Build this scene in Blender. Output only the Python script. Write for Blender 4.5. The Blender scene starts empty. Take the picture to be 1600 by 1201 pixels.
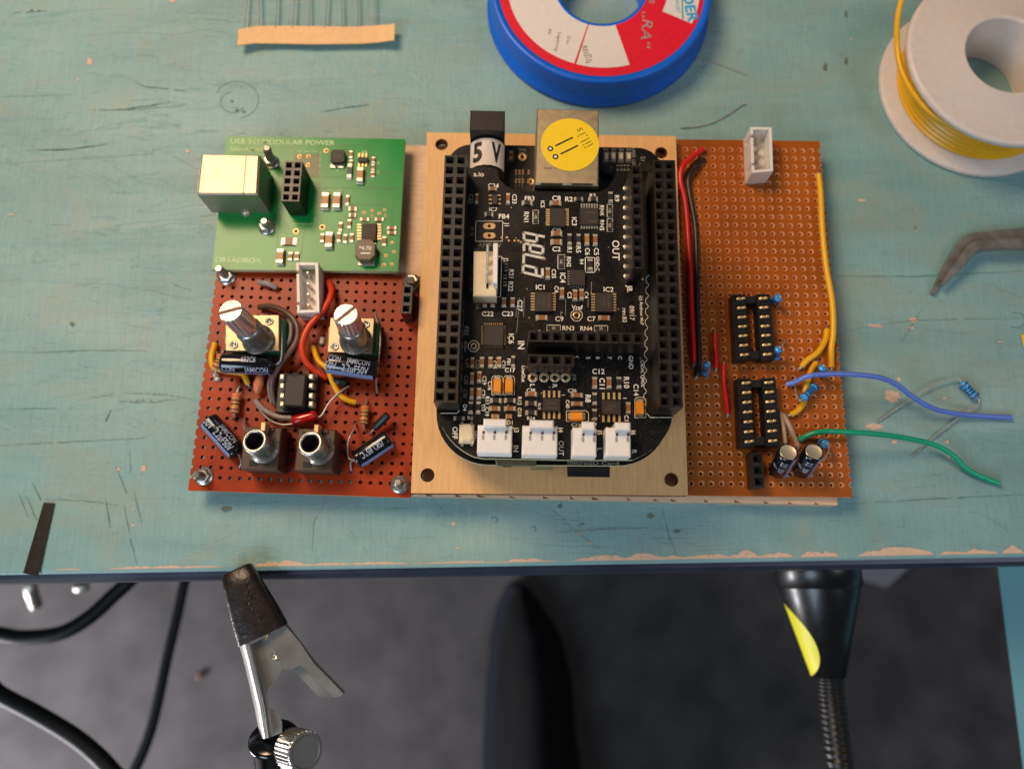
import bpy, bmesh, math, random
from mathutils import Vector, Matrix
random.seed(7)
S = bpy.context.scene
COL = S.collection
S.unit_settings.system = 'METRIC'; S.unit_settings.scale_length = 0.001   # one unit = 1 mm
# ------------------------------------------------------------------ camera (solved from the 2.54 mm grids)
F, CA, CB, CH = 1219.4, .2367, -.0077, 204.9
CM = Matrix.Rotation(CB, 3, 'Y') @ Matrix.Rotation(CA, 3, 'X')
def at(x, y, z=0.0):
    d = CM @ Vector((x-800, 600.5-y, -F)); t = (z-CH)/d.z
    return Vector((d.x*t, d.y*t, z))
def mmpx(x, y, z):
    a = at(x, y, z); return (at(x+1, y, z)-a).length, (at(x, y+1, z)-a).length
cam = bpy.data.cameras.new('camera'); co = bpy.data.objects.new('camera', cam); COL.objects.link(co)
co.matrix_world = Matrix.Translation((0, 0, CH)) @ CM.to_4x4()
cam.sensor_width = 36; cam.lens = F/1600*36; cam.clip_start = 5; cam.clip_end = 5000
cam.dof.use_dof = True; cam.dof.focus_distance = 181; cam.dof.aperture_fstop = cam.lens/2000/1.15
S.camera = co
# ------------------------------------------------------------------ materials
def lin(h):
    h = h.lstrip('#'); o = []
    for i in (0, 2, 4):
        c = int(h[i:i+2], 16)/255; o.append(c/12.92 if c <= .04045 else ((c+.055)/1.055)**2.4)
    return tuple(o)
def mat(name, col, rough=.5, metal=0, var=.15, vs=.6, bump=.0, bs=4, coat=0, spec=.5, dust=0, stretch=(1, 1, 1), ior=None, trans=0, sss=0):
    m = bpy.data.materials.new(name); m.use_nodes = True; nt = m.node_tree; N = nt.nodes; Lk = nt.links
    b = N['Principled BSDF']; c = lin(col) if isinstance(col, str) else col
    b.inputs['Roughness'].default_value = rough; b.inputs['Metallic'].default_value = metal
    b.inputs['Specular IOR Level'].default_value = spec; b.inputs['Coat Weight'].default_value = coat
    if trans: b.inputs['Transmission Weight'].default_value = trans
    if sss: b.inputs['Subsurface Weight'].default_value = sss; b.inputs['Subsurface Scale'].default_value = 2.0
    tc = N.new('ShaderNodeTexCoord'); mp = N.new('ShaderNodeMapping'); mp.inputs['Scale'].default_value = stretch
    Lk.new(tc.outputs['Object'], mp.inputs[0])
    n = N.new('ShaderNodeTexNoise'); n.inputs['Scale'].default_value = vs; n.inputs['Detail'].default_value = 5
    Lk.new(mp.outputs[0], n.inputs[0])
    r = N.new('ShaderNodeValToRGB'); e = r.color_ramp.elements
    e[0].position = .3; e[1].position = .7
    e[0].color = tuple(x*(1-var) for x in c)+(1,); e[1].color = tuple(min(1, x*(1+var)) for x in c)+(1,)
    Lk.new(n.outputs[0], r.inputs[0]); out = r.outputs[0]
    if dust:
        d = N.new('ShaderNodeTexNoise'); d.inputs['Scale'].default_value = 5.5; d.inputs['Detail'].default_value = 2
        Lk.new(tc.outputs['Object'], d.inputs[0])
        dr = N.new('ShaderNodeMapRange'); dr.inputs[1].default_value = .66; dr.inputs[2].default_value = .74; dr.inputs[4].default_value = dust
        Lk.new(d.outputs[0], dr.inputs[0])
        mx = N.new('ShaderNodeMix'); mx.data_type = 'RGBA'; mx.inputs[7].default_value = (.5, .5, .48, 1)
        Lk.new(dr.outputs[0], mx.inputs[0]); Lk.new(out, mx.inputs[6]); out = mx.outputs[2]
    Lk.new(out, b.inputs['Base Color'])
    if bump:
        n2 = N.new('ShaderNodeTexNoise'); n2.inputs['Scale'].default_value = bs; n2.inputs['Detail'].default_value = 4
        Lk.new(mp.outputs[0], n2.inputs[0])
        bp = N.new('ShaderNodeBump'); bp.inputs['Strength'].default_value = bump; bp.inputs['Distance'].default_value = .2
        Lk.new(n2.outputs[0], bp.inputs['Height']); Lk.new(bp.outputs[0], b.inputs['Normal'])
    rr = N.new('ShaderNodeMapRange'); rr.inputs[3].default_value = max(.02, rough-.08); rr.inputs[4].default_value = min(1, rough+.1)
    Lk.new(n.outputs[0], rr.inputs[0]); Lk.new(rr.outputs[0], b.inputs['Roughness'])
    return m
M = {}
M['perf'] = mat('orange_phenolic', '#9C5012', .42, var=.2, spec=.3, vs=.09, bump=.08, bs=.8)
M['perfred'] = mat('red_phenolic', '#983210', .36, var=.22, spec=.22, vs=.09, bump=.08, bs=.8)
M['perfedge'] = mat('phenolic_edge', '#E0A078', .7)
M['ring'] = mat('drilled_rim', '#CE8650', .7)
M['ply'] = mat('birch_plywood', '#E0AE74', .55, var=.1, vs=.5, bump=.25, bs=1.2, stretch=(4, .35, 1))
M['plyburn'] = mat('laser_burnt_edge', '#6B3B1C', .7, var=.3)
M['pine'] = mat('raw_wood', '#D8B797', .7, var=.14, vs=.7, bump=.3, bs=2, stretch=(.5, 4, 1))
M['pineend'] = mat('raw_wood_cut', '#8A4E2E', .8)
M['blackpcb'] = mat('black_solder_mask', '#0D0907', .3, var=.4, vs=.12, bump=.05, bs=2, dust=.5, spec=.4)
M['fr4'] = mat('board_edge_fibreglass', '#B8B48C', .6)
M['greenpcb'] = mat('green_solder_mask', '#0B8438', .24, var=.1, vs=.06, spec=.32)
M['greendark'] = mat('bare_green_area', '#4A5A22', .35)
M['greentrace'] = mat('green_board_gap', '#0E4A24', .35)
M['silk'] = mat('white_silkscreen', '#F0E8D8', .6, var=.05)
M['silkdim'] = mat('dim_silkscreen', '#938E82', .6, var=.1)  # greyer tone for the dim lettering
M['silkgreen'] = mat('silkscreen_on_green', '#C4DCA8', .6, var=.08)
M['trace'] = mat('covered_trace', '#2C1F14', .35)
M['copper'] = mat('gold_plating', '#DDB882', .3, .6, var=.08)
M['pins'] = mat('gilded_pins', '#DDBB88', .35, .5, var=.15)
M['pad'] = mat('tinned_pad', '#CFC6B4', .3, .6, var=.15, vs=2)
M['solder'] = mat('solder', '#D0C4B0', .3, .55, var=.1, bump=.3, bs=1.5)
M['steel'] = mat('zinc_plated_steel', '#B4B0A8', .28, .85, var=.15, bump=.1, bs=2)
M['knurl'] = mat('nickel_shaft', '#DAD8D6', .2, .75, var=.06)
M['usb'] = mat('tinned_shield', '#B4A690', .44, .8, var=.05, bump=.05, bs=.3)
M['rj'] = mat('satin_shield', '#C2B294', .42, 1, var=.05, bump=.04, bs=1)
M['plate'] = mat('gold_tinted_steel', '#A29478', .4, .8, var=.1, bump=.06, bs=1)  # steel cover plates, their gold reflection put into the base colour
M['black'] = mat('black_plastic', '#15120F', .42, var=.2, bump=.06, bs=2)
M['hdr'] = mat('header_plastic', '#1D1611', .36, var=.25, vs=1, bump=.12, bs=3, dust=.22)
M['well'] = mat('header_hole_dark', '#020202', .6)
M['epoxy'] = mat('chip_epoxy', '#2B211A', .55, var=.1, bump=.15, bs=6)
M['chipmark'] = mat('laser_marking', '#5A4C3E', .6)
M['tan'] = mat('ceramic_tan', '#A8703C', .4, var=.12, vs=2)
M['ceram'] = mat('ceramic_brown', '#8C5A34', .42, var=.15, vs=2)
M['resblk'] = mat('smd_resistor_body', '#2A2320', .4)
M['tant'] = mat('orange_tantalum', '#E08A1C', .38, var=.06)
M['white'] = mat('white_nylon', '#E4DDD6', .42, var=.03, sss=.15)
M['cream'] = mat('cream_nylon', '#D6C3A2', .42, var=.04, sss=.12)
M['pot'] = mat('green_pot_body', '#0D6B4C', .35, var=.1)
M['cap'] = mat('capacitor_sleeve', '#0B0B10', .16, var=.1, coat=.4)
M['capblue'] = mat('capacitor_stripe', '#7F93BE', .3, var=.06)
M['captext'] = mat('capacitor_print', '#A9B2C8', .35)
M['alu'] = mat('aluminium_can_top', '#D8CDB4', .4, .7, var=.08)
M['resbody'] = mat('tan_resistor_lacquer', '#C98A50', .4, var=.1)
M['resblue'] = mat('blue_resistor_lacquer', '#2E97DC', .22, var=.08, coat=.3)
M['bandb'] = mat('black_band', '#14141C', .35)
M['bando'] = mat('orange_band', '#E25A1E', .4)
M['bandbr'] = mat('brown_band', '#5A2A14', .4)
M['lead'] = mat('tinned_lead', '#B4B0AA', .32, .5, var=.15)
M['wred'] = mat('red_insulation', '#D81A1C', .32, var=.06)
M['wredor'] = mat('orange_red_insulation', '#CF3A16', .32, var=.06)
M['wblack'] = mat('dark_grey_insulation', '#26221F', .36)
M['wyel'] = mat('yellow_insulation', '#E5A80E', .34, var=.06)
M['wgrey'] = mat('grey_insulation', '#8B7E78', .36)
M['wbrown'] = mat('brown_grey_insulation', '#5C4338', .36)
M['wbeige'] = mat('beige_insulation', '#A98F76', .42)
M['wblue'] = mat('blue_violet_insulation', '#5C78D0', .3, var=.06)
M['wgreen'] = mat('green_insulation', '#0C9C74', .3, var=.06)
M['redgloss'] = mat('red_sleeve', '#B01512', .14, var=.05, coat=.5)
M['salmon'] = mat('salmon_ceramic', '#D07850', .4)
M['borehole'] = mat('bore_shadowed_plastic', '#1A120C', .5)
M['induct'] = mat('ferrite_tan', '#6E604A', .5, var=.1)
M['jack'] = mat('jack_plastic', '#4A3324', .45, var=.15, bump=.1)
M['paper'] = mat('label_paper', '#DCD2CC', .6, var=.03)
M['ink'] = mat('black_ink', '#1C1410', .6)
M['sticker'] = mat('yellow_sticker', '#EBC410', .5, var=.03)
M['stickerl'] = mat('lemon_sticker', '#E6DA14', .5, var=.03)
M['spoolb'] = mat('blue_plastic', '#0F62D0', .35, var=.04, spec=.4)
M['spoolr'] = mat('red_label', '#D8142C', .4, var=.03)
M['spoolw'] = mat('label_white', '#D8D0CA', .45, var=.03)
M['cyan'] = mat('cyan_print', '#189CD0', .4)
M['silver'] = mat('silver_print', '#A8A09A', .4, .3)
M['spoolw2'] = mat('milky_plastic', '#CFC3BB', .38, var=.04, sss=.3)
M['masktape'] = mat('paper_tape', '#E2B684', .7, var=.06, bump=.1, bs=1)
M['tweez'] = mat('worn_tweezer_steel', '#8C8884', .34, .6, var=.2, vs=.3, bump=.1, bs=1)
M['strip'] = mat('black_film', '#17100D', .4, var=.2, bump=.1, bs=1)
M['boot'] = mat('brown_black_rubber', '#1B110E', .34, var=.35, vs=.4, bump=.6, bs=.9)
M['clipst'] = mat('clip_steel', '#C0BCB6', .3, 1, var=.05, vs=.1, bump=.02, bs=.5)
M['blkgloss'] = mat('gloss_black', '#050507', .16, var=.2, coat=.3)
M['lampblk'] = mat('satin_black_paint', '#08080A', .33, var=.1, coat=.1)
M['goose'] = mat('gooseneck_metal', '#2E2C2C', .34, .6, var=.2)
M['cable'] = mat('black_cable', '#08090A', .5, spec=.3)
M['floor'] = mat('dark_carpet', '#434041', .95, var=.34, vs=.02, bump=.6, bs=.2)
M['shoe'] = mat('dark_leather', '#060608', .85, var=.3, vs=.02, spec=.2)
M['sole'] = mat('shoe_sole', '#191D28', .9)
M['legt'] = mat('teal_painted_leg', '#6AA4B0', .6, var=.1, vs=.02)
M['scrap'] = mat('pale_reflection', '#7C7A80', .8)
M['edge'] = mat('navy_edge_band', '#343A4A', .34, .4, var=.3, vs=.05, bump=.15, bs=.4)
M['bare'] = mat('bare_wood_chip', '#CDB09A', .75, var=.15, vs=1.5, bump=.3)
M['scratch'] = mat('dark_scratch', '#546F68', .8)
M['scratchl'] = mat('light_scratch', '#93AEA8', .6)
M['stain'] = mat('paint_stain', '#64705C', .6, var=.2)
def table_mat():
    m = bpy.data.materials.new('teal_brushed_paint'); m.use_nodes = True; nt = m.node_tree; N = nt.nodes; K = nt.links
    b = N['Principled BSDF']; b.inputs['Roughness'].default_value = .5
    tc = N.new('ShaderNodeTexCoord')
    def nz(scale, st, det=5, dist=0, rough=.55):
        mp = N.new('ShaderNodeMapping'); mp.inputs['Scale'].default_value = st; K.new(tc.outputs['Object'], mp.inputs[0])
        n = N.new('ShaderNodeTexNoise'); n.inputs['Scale'].default_value = scale; n.inputs['Detail'].default_value = det
        n.inputs['Distortion'].default_value = dist; n.inputs['Roughness'].default_value = rough; K.new(mp.outputs[0], n.inputs[0]); return n.outputs[0]
    def ramp(src, pts):
        r = N.new('ShaderNodeValToRGB'); e = r.color_ramp.elements
        e[0].position, e[0].color = pts[0][0], pts[0][1]; e[1].position, e[1].color = pts[-1][0], pts[-1][1]
        for p, c in pts[1:-1]: q = e.new(p); q.color = c
        K.new(src, r.inputs[0]); return r.outputs[0]
    def g(v): return (v, v, v, 1)
    def mix(fac, a, c, mode='MIX'):
        x = N.new('ShaderNodeMix'); x.data_type = 'RGBA'; x.blend_type = mode
        if isinstance(fac, float): x.inputs[0].default_value = fac
        else: K.new(fac, x.inputs[0])
        for s, i in ((a, 6), (c, 7)):
            if isinstance(s, tuple): x.inputs[i].default_value = s
            else: K.new(s, x.inputs[i])
        return x.outputs[2]
    big = nz(.016, (.6, 1.5, 1), 4, .6)
    base = ramp(big, [(.3, lin('#6C9292')+(1,)), (.5, lin('#7AA1A2')+(1,)), (.7, lin('#8AA9A5')+(1,))])
    streak = nz(.055, (.28, 2.6, 1), 6, .4, .62)
    base = mix(.75, base, ramp(streak, [(.32, g(.93)), (.5, g(1.0)), (.68, g(1.05))]), 'MULTIPLY')
    weave = nz(1.6, (1.0, .09, 1), 3); weave2 = nz(1.1, (.12, 1.0, 1), 4, .6)
    base = mix(.9, base, ramp(weave, [(.3, g(.92)), (.7, g(1.06))]), 'MULTIPLY')
    base = mix(.6, base, ramp(weave2, [(.3, g(.98)), (.7, g(1.02))]), 'MULTIPLY')
    st = nz(.05, (.7, 1.1, 1), 6, 1.2)
    base = mix(ramp(st, [(.50, g(0)), (.70, g(.5))]), base, lin('#8E988A')+(1,))
    sp = nz(.5, (1, 1.0, 1), 3, .5)
    base = mix(ramp(sp, [(.73, g(0)), (.79, g(.45))]), base, lin('#5C6A5E')+(1,))
    ch = nz(.16, (1, 1, 1), 6, .8)
    base = mix(ramp(ch, [(.775, g(0)), (.785, g(1))]), base, lin('#BFA088')+(1,))
    K.new(base, b.inputs['Base Color'])
    rg = ramp(streak, [(.3, g(.42)), (.7, g(.62))]); K.new(rg, b.inputs['Roughness'])
    ridge = nz(.12, (.13, 2.2, 1), 3, .3)
    def mth(op, a, c):
        x = N.new('ShaderNodeMath'); x.operation = op
        for s, i in ((a, 0), (c, 1)):
            if isinstance(s, float): x.inputs[i].default_value = s
            else: K.new(s, x.inputs[i])
        return x.outputs[0]
    h = mth('ADD', mth('MULTIPLY', weave, .07), mth('MULTIPLY', weave2, .02)); h = mth('ADD', h, mth('MULTIPLY', ramp(nz(.035, (.35, 1.5, 1), 5, .8), [(.40, g(0)), (.412, g(.5)), (.55, g(.5)), (.565, g(1))]), .30)); h = mth('ADD', h, mth('MULTIPLY', streak, .35))
    sc = nz(.35, (1, 1, 1), 5, 1.5); h = mth('ADD', h, mth('MULTIPLY', sc, .22)); h = mth('ADD', h, mth('MULTIPLY', ramp(nz(.16, (.5, 1.6, 1), 4, 2.0), [(.63, g(0)), (.655, g(1))]), .12))
    bp = N.new('ShaderNodeBump'); bp.inputs['Strength'].default_value = .6; bp.inputs['Distance'].default_value = 1
    K.new(h, bp.inputs['Height']); K.new(bp.outputs[0], b.inputs['Normal'])
    return m
M['table'] = table_mat()
# ------------------------------------------------------------------ mesh builder (geometry authored in world space)
WM = {}
def V(p, z=None):
    return Vector((p[0], p[1], p[2] if z is None else z))
class MB:
    def __init__(s): s.v = []; s.f = []; s.m = []; s.s = []
    def add(s, vs, fs, m=0, sm=False):
        o = len(s.v); s.v += [Vector(v) for v in vs]
        for f in fs: s.f.append([i+o for i in f]); s.m.append(m); s.s.append(sm)
    def loft(s, rings, m=0, sm=False, c0=True, c1=True, close=True, capm=None):
        n = len(rings[0]); vs = [p for r in rings for p in r]; fs = []
        for k in range(len(rings)-1):
            for i in range(n if close else n-1):
                j = (i+1) % n; fs.append((k*n+i, k*n+j, (k+1)*n+j, (k+1)*n+i))
        s.add(vs, fs, m, sm)
        cm = m if capm is None else capm
        if c0: s.add(rings[0], [tuple(range(n-1, -1, -1))], cm)
        if c1: s.add(rings[-1], [tuple(range(n))], cm)
    def box(s, c, w, h, z0, z1, rot=0, ch=0.0, m=0, mt=None):
        ex = Vector((math.cos(rot), math.sin(rot), 0)); ey = Vector((-ex.y, ex.x, 0))
        def ring(a, b, z): return [Vector((c[0], c[1], z))+ex*i+ey*j for i, j in ((-a, -b), (a, -b), (a, b), (-a, b))]
        a, b = w/2, h/2
        if ch: s.loft([ring(a, b, z0), ring(a, b, z1-ch), ring(a-ch, b-ch, z1)], m, capm=mt)
        else: s.loft([ring(a, b, z0), ring(a, b, z1)], m, capm=mt)
    def pbox(s, x, y, w, h, z0, z1, rot=0, ch=0.0, m=0, mt=None):      # measured on its top face
        c = at(x, y, z1); su, sv = mmpx(x, y, z1); s.box(c, w*su, h*sv, z0, z1, rot, ch, m, mt)
    def quad(s, P4, z0, ch=0.0, m=0, mt=None):                          # block from its four top corners
        c = sum(P4, Vector())/4
        top = [p+(c-p).normalized()*ch*1.4 for p in P4] if ch else P4
        r = [[V(p, z0) for p in P4], [p-Vector((0, 0, ch)) for p in P4]]+([top] if ch else [])
        if (P4[1]-P4[0]).cross(P4[2]-P4[1]).z < 0: r = [list(reversed(q)) for q in r]
        s.loft(r, m, capm=mt)
    def frame(s, d):
        d = d.normalized(); u = d.cross(Vector((0, 0, 1)))
        if u.length < .05: u = d.cross(Vector((0, 1, 0)))
        u.normalize(); return u, d.cross(u)
    def ring(s, p, d, r, n, ph=0, ru=None):
        u, w = s.frame(d); ru = ru or r
        return [p-u*ru*math.cos(2*math.pi*i/n+ph)+w*r*math.sin(2*math.pi*i/n+ph) for i in range(n)]
    def cyl(s, p0, p1, r0, r1=None, n=20, m=0, sm=True, capm=None, ch=0):
        p0, p1 = Vector(p0), Vector(p1); d = p1-p0; r1 = r0 if r1 is None else r1
        R = [s.ring(p0, d, r0, n)]
        if ch: R += [s.ring(p1-d.normalized()*ch, d, r1, n), s.ring(p1, d, r1-ch, n)]
        else: R += [s.ring(p1, d, r1, n)]
        s.loft(R, m, sm, capm=capm)
    def lathe(s, p, d, prof, n=32, m=0, sm=True, cap=(True, True)):
        p = Vector(p); d = Vector(d).normalized()
        s.loft([s.ring(p+d*t, d, max(r, .001), n) for r, t in prof], m, sm, cap[0], cap[1])
    def tube(s, pts, r, n=10, m=0, k=5, smooth=True, capm=None):
        pts = [Vector(p) for p in pts]
        if smooth and len(pts) > 2:
            q = []
            P = [pts[0]*2-pts[1]]+pts+[pts[-1]*2-pts[-2]]
            for i in range(1, len(P)-2):
                a, b, c, d = P[i-1:i+3]
                for j in range(k):
                    t = j/k; q.append(.5*((2*b)+(c-a)*t+(2*a-5*b+4*c-d)*t*t+(3*b-a-3*c+d)*t**3))
            q.append(pts[-1]); pts = q
        N = len(pts); R = []; u = None
        for i, p in enumerate(pts):
            d = (pts[min(i+1, N-1)]-pts[max(i-1, 0)]).normalized()
            if u is None: u = s.frame(d)[0]
            u = (u-d*u.dot(d)).normalized(); w = d.cross(u)
            rr = r[0]+(r[1]-r[0])*i/(N-1) if isinstance(r, tuple) else r
            R.append([p+u*rr*math.cos(2*math.pi*j/n)+w*rr*math.sin(2*math.pi*j/n) for j in range(n)])
        s.loft(R, m, True, capm=capm)
    def poly(s, pts, m=0):
        pts = [Vector(p) for p in pts]
        s.add(pts, [tuple(range(len(pts)))], m)
    def blob(s, p, rx, ry=None, rz=None, n=10, m=0, half=False):
        ry = ry or rx; rz = rz or rx; R = []; k0 = 0 if half else -n//2
        for k in range(k0, n//2+1):
            a = math.pi/2*k/(n/2); c = max(math.cos(a), .02)
            R.append([Vector(p)+Vector((rx*c*math.cos(2*math.pi*i/n), ry*c*math.sin(2*math.pi*i/n), rz*math.sin(a))) for i in range(n)])
        s.loft(R, m, True)
    def line(s, pts, w, m=0, closed=False):                              # flat ribbon, +z up
        pts = [Vector(p) for p in pts]
        if closed: pts = pts+[pts[0]]
        for a, b in zip(pts, pts[1:]):
            d = (b-a).normalized(); nn = Vector((-d.y, d.x, 0))*w/2; e = d*w/2
            s.add([a-nn-e, b-nn+e, b+nn+e, a+nn-e], [(0, 1, 2, 3)], m)
    def disc(s, p, r, r0=0, n=20, m=0, a0=0, a1=2*math.pi):
        p = Vector(p); k = max(2, int(n*(a1-a0)/(2*math.pi)))
        A = [a0+(a1-a0)*i/k for i in range(k+1)]
        o = [p+Vector((r*math.cos(a), r*math.sin(a), 0)) for a in A]
        if r0 > 0:
            i_ = [p+Vector((r0*math.cos(a), r0*math.sin(a), 0)) for a in A]
            s.add(o+i_, [(j, j+1, k+2+j, k+1+j) for j in range(k)], m)
        else: s.add(o+[p], [(j, j+1, k+1) for j in range(k)], m)
    def plate(s, outline, holes, z0, z1, m=0, me=None):
        cu = bpy.data.curves.new('tmp', 'CURVE'); cu.dimensions = '2D'; cu.fill_mode = 'BOTH'; cu.extrude = (z1-z0)/2
        for L in [outline]+holes:
            sp = cu.splines.new('POLY'); sp.points.add(len(L)-1); sp.use_cyclic_u = True
            for q, p in zip(sp.points, L): q.co = (p[0], p[1], 0, 1)
        o = bpy.data.objects.new('tmp', cu); me_ = o.to_mesh()
        zc = (z0+z1)/2
        vs = [Vector((v.co.x, v.co.y, v.co.z+zc)) for v in me_.vertices]
        for f in me_.polygons:
            pass
        off = len(s.v); s.v += vs
        for f in me_.polygons:
            s.f.append([i+off for i in f.vertices]); s.s.append(False)
            s.m.append(m if abs(f.normal.z) > .5 or me is None else me)
        o.to_mesh_clear(); bpy.data.objects.remove(o); bpy.data.curves.remove(cu)
    def text(s, t, x, y, h, z, ang=0, m=0, w=None, rot=0, bold=0, shear=0):   # centred on pixel (x,y), cap height and width in pixels
        vs, fs, W, Hc = glyphs(t, bold)
        su, sv = mmpx(x, y, z); c = at(x, y, z); vert = abs(abs(ang)-90) < 30
        kh = h*(su if vert else sv)/Hc; kw = kh if w is None else w*(sv if vert else su)/W
        a = math.radians(ang)+rot; ca, sa = math.cos(a), math.sin(a)
        out = []
        for vx, vy in vs:
            X = (vx-W/2)*kw+shear*vy*kh; Y = (vy-Hc/2)*kh; out.append(Vector((c.x+X*ca-Y*sa, c.y+X*sa+Y*ca, z)))
        s.add(out, fs, m)
    def join(s, o, off):
        k = len(s.v); s.v += o.v; s.f += [[i+k for i in f] for f in o.f]; s.m += [i+off for i in o.m]; s.s += o.s
    def build(s, name, mats, parent=None, loc=None, bevel=None):
        lo = Vector([min(v[i] for v in s.v) for i in range(3)]); hi = Vector([max(v[i] for v in s.v) for i in range(3)])
        c = Vector(loc) if loc else Vector(((lo.x+hi.x)/2, (lo.y+hi.y)/2, lo.z))
        me = bpy.data.meshes.new(name); me.from_pydata([v-c for v in s.v], [], s.f)
        if not isinstance(mats, (list, tuple)): mats = [mats]
        for k in mats: me.materials.append(M[k])
        me.polygons.foreach_set('material_index', s.m); me.polygons.foreach_set('use_smooth', s.s); me.update()
        o = bpy.data.objects.new(name, me); COL.objects.link(o)
        W = Matrix.Translation(c); WM[o.name] = W
        if parent:
            o.parent = parent; o.matrix_local = WM[parent.name].inverted() @ W
        else: o.matrix_local = W
        return o
_g = {}
def glyphs(t, bold=0):
    if (t, bold) in _g: return _g[(t, bold)]
    cu = bpy.data.curves.new('t', 'FONT'); cu.body = t; cu.size = 1; cu.resolution_u = 3; cu.offset = bold
    o = bpy.data.objects.new('t', cu); me = o.to_mesh()
    vs = [(v.co.x, v.co.y) for v in me.vertices]; fs = [tuple(f.vertices) for f in me.polygons]
    x0 = min(v[0] for v in vs); x1 = max(v[0] for v in vs)
    o.to_mesh_clear(); bpy.data.objects.remove(o); bpy.data.curves.remove(cu)
    _g[(t, bold)] = ([(a-x0, b) for a, b in vs], fs, x1-x0, .70)
    return _g[(t, bold)]
def sliced(t, bold, step=.07):
    """glyph faces cut into small pieces so the print follows a round surface"""
    gv, gf, W_, Hc = glyphs(t, bold); bm = bmesh.new(); vv = [bm.verts.new((a, b, 0)) for a, b in gv]
    for f in gf:
        try: bm.faces.new([vv[i] for i in f])
        except ValueError: pass
    for ax, lo, hi in ((0, 0, W_), (1, min(b for a, b in gv), max(b for a, b in gv))):
        x = lo+step
        while x < hi:
            bmesh.ops.bisect_plane(bm, geom=bm.verts[:]+bm.edges[:]+bm.faces[:], plane_co=(x, 0, 0) if ax == 0 else (0, x, 0), plane_no=(1, 0, 0) if ax == 0 else (0, 1, 0)); x += step*(2 if ax == 0 and step < .1 else 1)
    bm.verts.index_update(); r = ([(v.co.x, v.co.y) for v in bm.verts], [tuple(v.index for v in f.verts) for f in bm.faces], W_, Hc); bm.free(); return r
def empty(name, loc, rz, label, cat, group=None):
    o = bpy.data.objects.new(name, None); COL.objects.link(o); o.empty_display_size = 5
    W = Matrix.Translation(loc) @ Matrix.Rotation(rz, 4, 'Z'); o.matrix_local = W; WM[o.name] = W
    tag(o, label, cat, group); return o
def tag(o, label, cat, group=None):
    o['label'] = label; o['category'] = cat
    if group: o['group'] = group
def mono(name, label, cat, mb, mats, group=None):
    o = mb.build(name, mats); tag(o, label, cat, group); return o
def P3(seq, z):
    """pixel polyline -> world; z scalar or list"""
    return [at(p[0], p[1], (z[i] if isinstance(z, (list, tuple)) else z)) for i, p in enumerate(seq)]
# ------------------------------------------------------------------ floor
mb = MB(); mb.add([(-1600, -1500, -720), (1600, -1500, -720), (1600, 1500, -720), (-1600, 1500, -720)], [(0, 1, 2, 3)])
fl = mb.build('floor', 'floor'); fl['kind'] = 'structure'
# ------------------------------------------------------------------ workbench
eL, eR = at(0, 898, 0), at(1600, 870, 0); d = (eR-eL).normalized(); nY = Vector((-d.y, d.x, 0))
mid = (eL+eR)/2; er = math.atan2(d.y, d.x)
bench = empty('workbench', (mid.x, mid.y, -700), er, 'workbench top in worn teal brushed paint with chipped front edge', 'workbench')
mb = MB()
P = [mid-d*420, mid+d*420, mid+d*420+nY*560, mid-d*420+nY*560]
def inset(z, off): return [V(P[0]+nY*off, z), V(P[1]+nY*off, z), V(P[2], z), V(P[3], z)]
mb.loft([inset(-24, 0), inset(-1.2, 0), inset(-.5, .12), inset(-.12, .5), inset(0, 1.2)], 0, False)
def decal(px, m, z=.05):   # ragged flat chip on the paint, part of the tabletop surface
    mb.poly([at(x, y, z) for x, y in px], m)
ZK = [.05]
def chip(x, y, w, h, m=1, n=22, z=.05):
    ZK[0] += .003; z = ZK[0]
    px = []
    for i in range(n):
        a = -2*math.pi*i/n; r = random.uniform(.42, .95); px.append((x+w/2*r*math.cos(a), y-h/2*r*math.sin(a)))
    px.reverse(); mb.poly([at(a, b, z) for a, b in px], m)
# ragged bare wood along the front edge
def ew(x): return 898-28*x/1600
def edge_chip(x0, x1, hmax):
    n = max(4, int((x1-x0)/5)); top = []; bot = []
    hh = 0; ZK[0] += .003; ze = ZK[0]
    for i in range(n+1):
        x = x0+(x1-x0)*i/n; t = max(0, math.sin(math.pi*i/n))**.6; hh = max(.15, min(1, hh*.6+random.uniform(.0, .75)))
        top.append(at(x, ew(x)-6.5-hmax*hh*t, ze)); bot.append(at(x, ew(x)-6.2, ze))
    for i in range(n): mb.add([bot[i], bot[i+1], top[i+1], top[i]], [(0, 1, 2, 3)], 1)
for a in ((85, 130, 3), (165, 350, 4), (395, 480, 9), (470, 640, 5), (640, 880, 3), (785, 850, 6), (895, 1075, 10), (1060, 1180, 7), (1145, 1185, 12), (1175, 1240, 9), (1250, 1310, 12), (1340, 1460, 13), (1465, 1560, 8), (1565, 1600, 12)): edge_chip(*a)
for a in ((1369, 509, 36, 9), (1427, 500, 18, 12), (1424, 512, 12, 8), (1395, 618, 32, 30), (1405, 592, 9, 10), (1366, 667, 40, 15), (1398, 690, 12, 7), (1475, 622, 8, 6), (1480, 690, 10, 8), (1482, 712, 7, 14), (224, 732, 14, 14), (184, 733, 9, 7), (209, 795, 10, 3), (208, 820, 10, 4), (709, 818, 10, 9), (716, 855, 8, 5), (140, 97, 14, 14), (122, 125, 5, 5), (270, 2, 14, 7), (1345, 313, 18, 6), (575, 163, 4, 4), (18, 335, 12, 5), (1330, 62, 5, 4), (906, 834, 7, 5), (922, 848, 9, 6), (1562, 534, 10, 4), (139, 795, 5, 4), (293, 236, 10, 8)): chip(*a)
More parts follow.
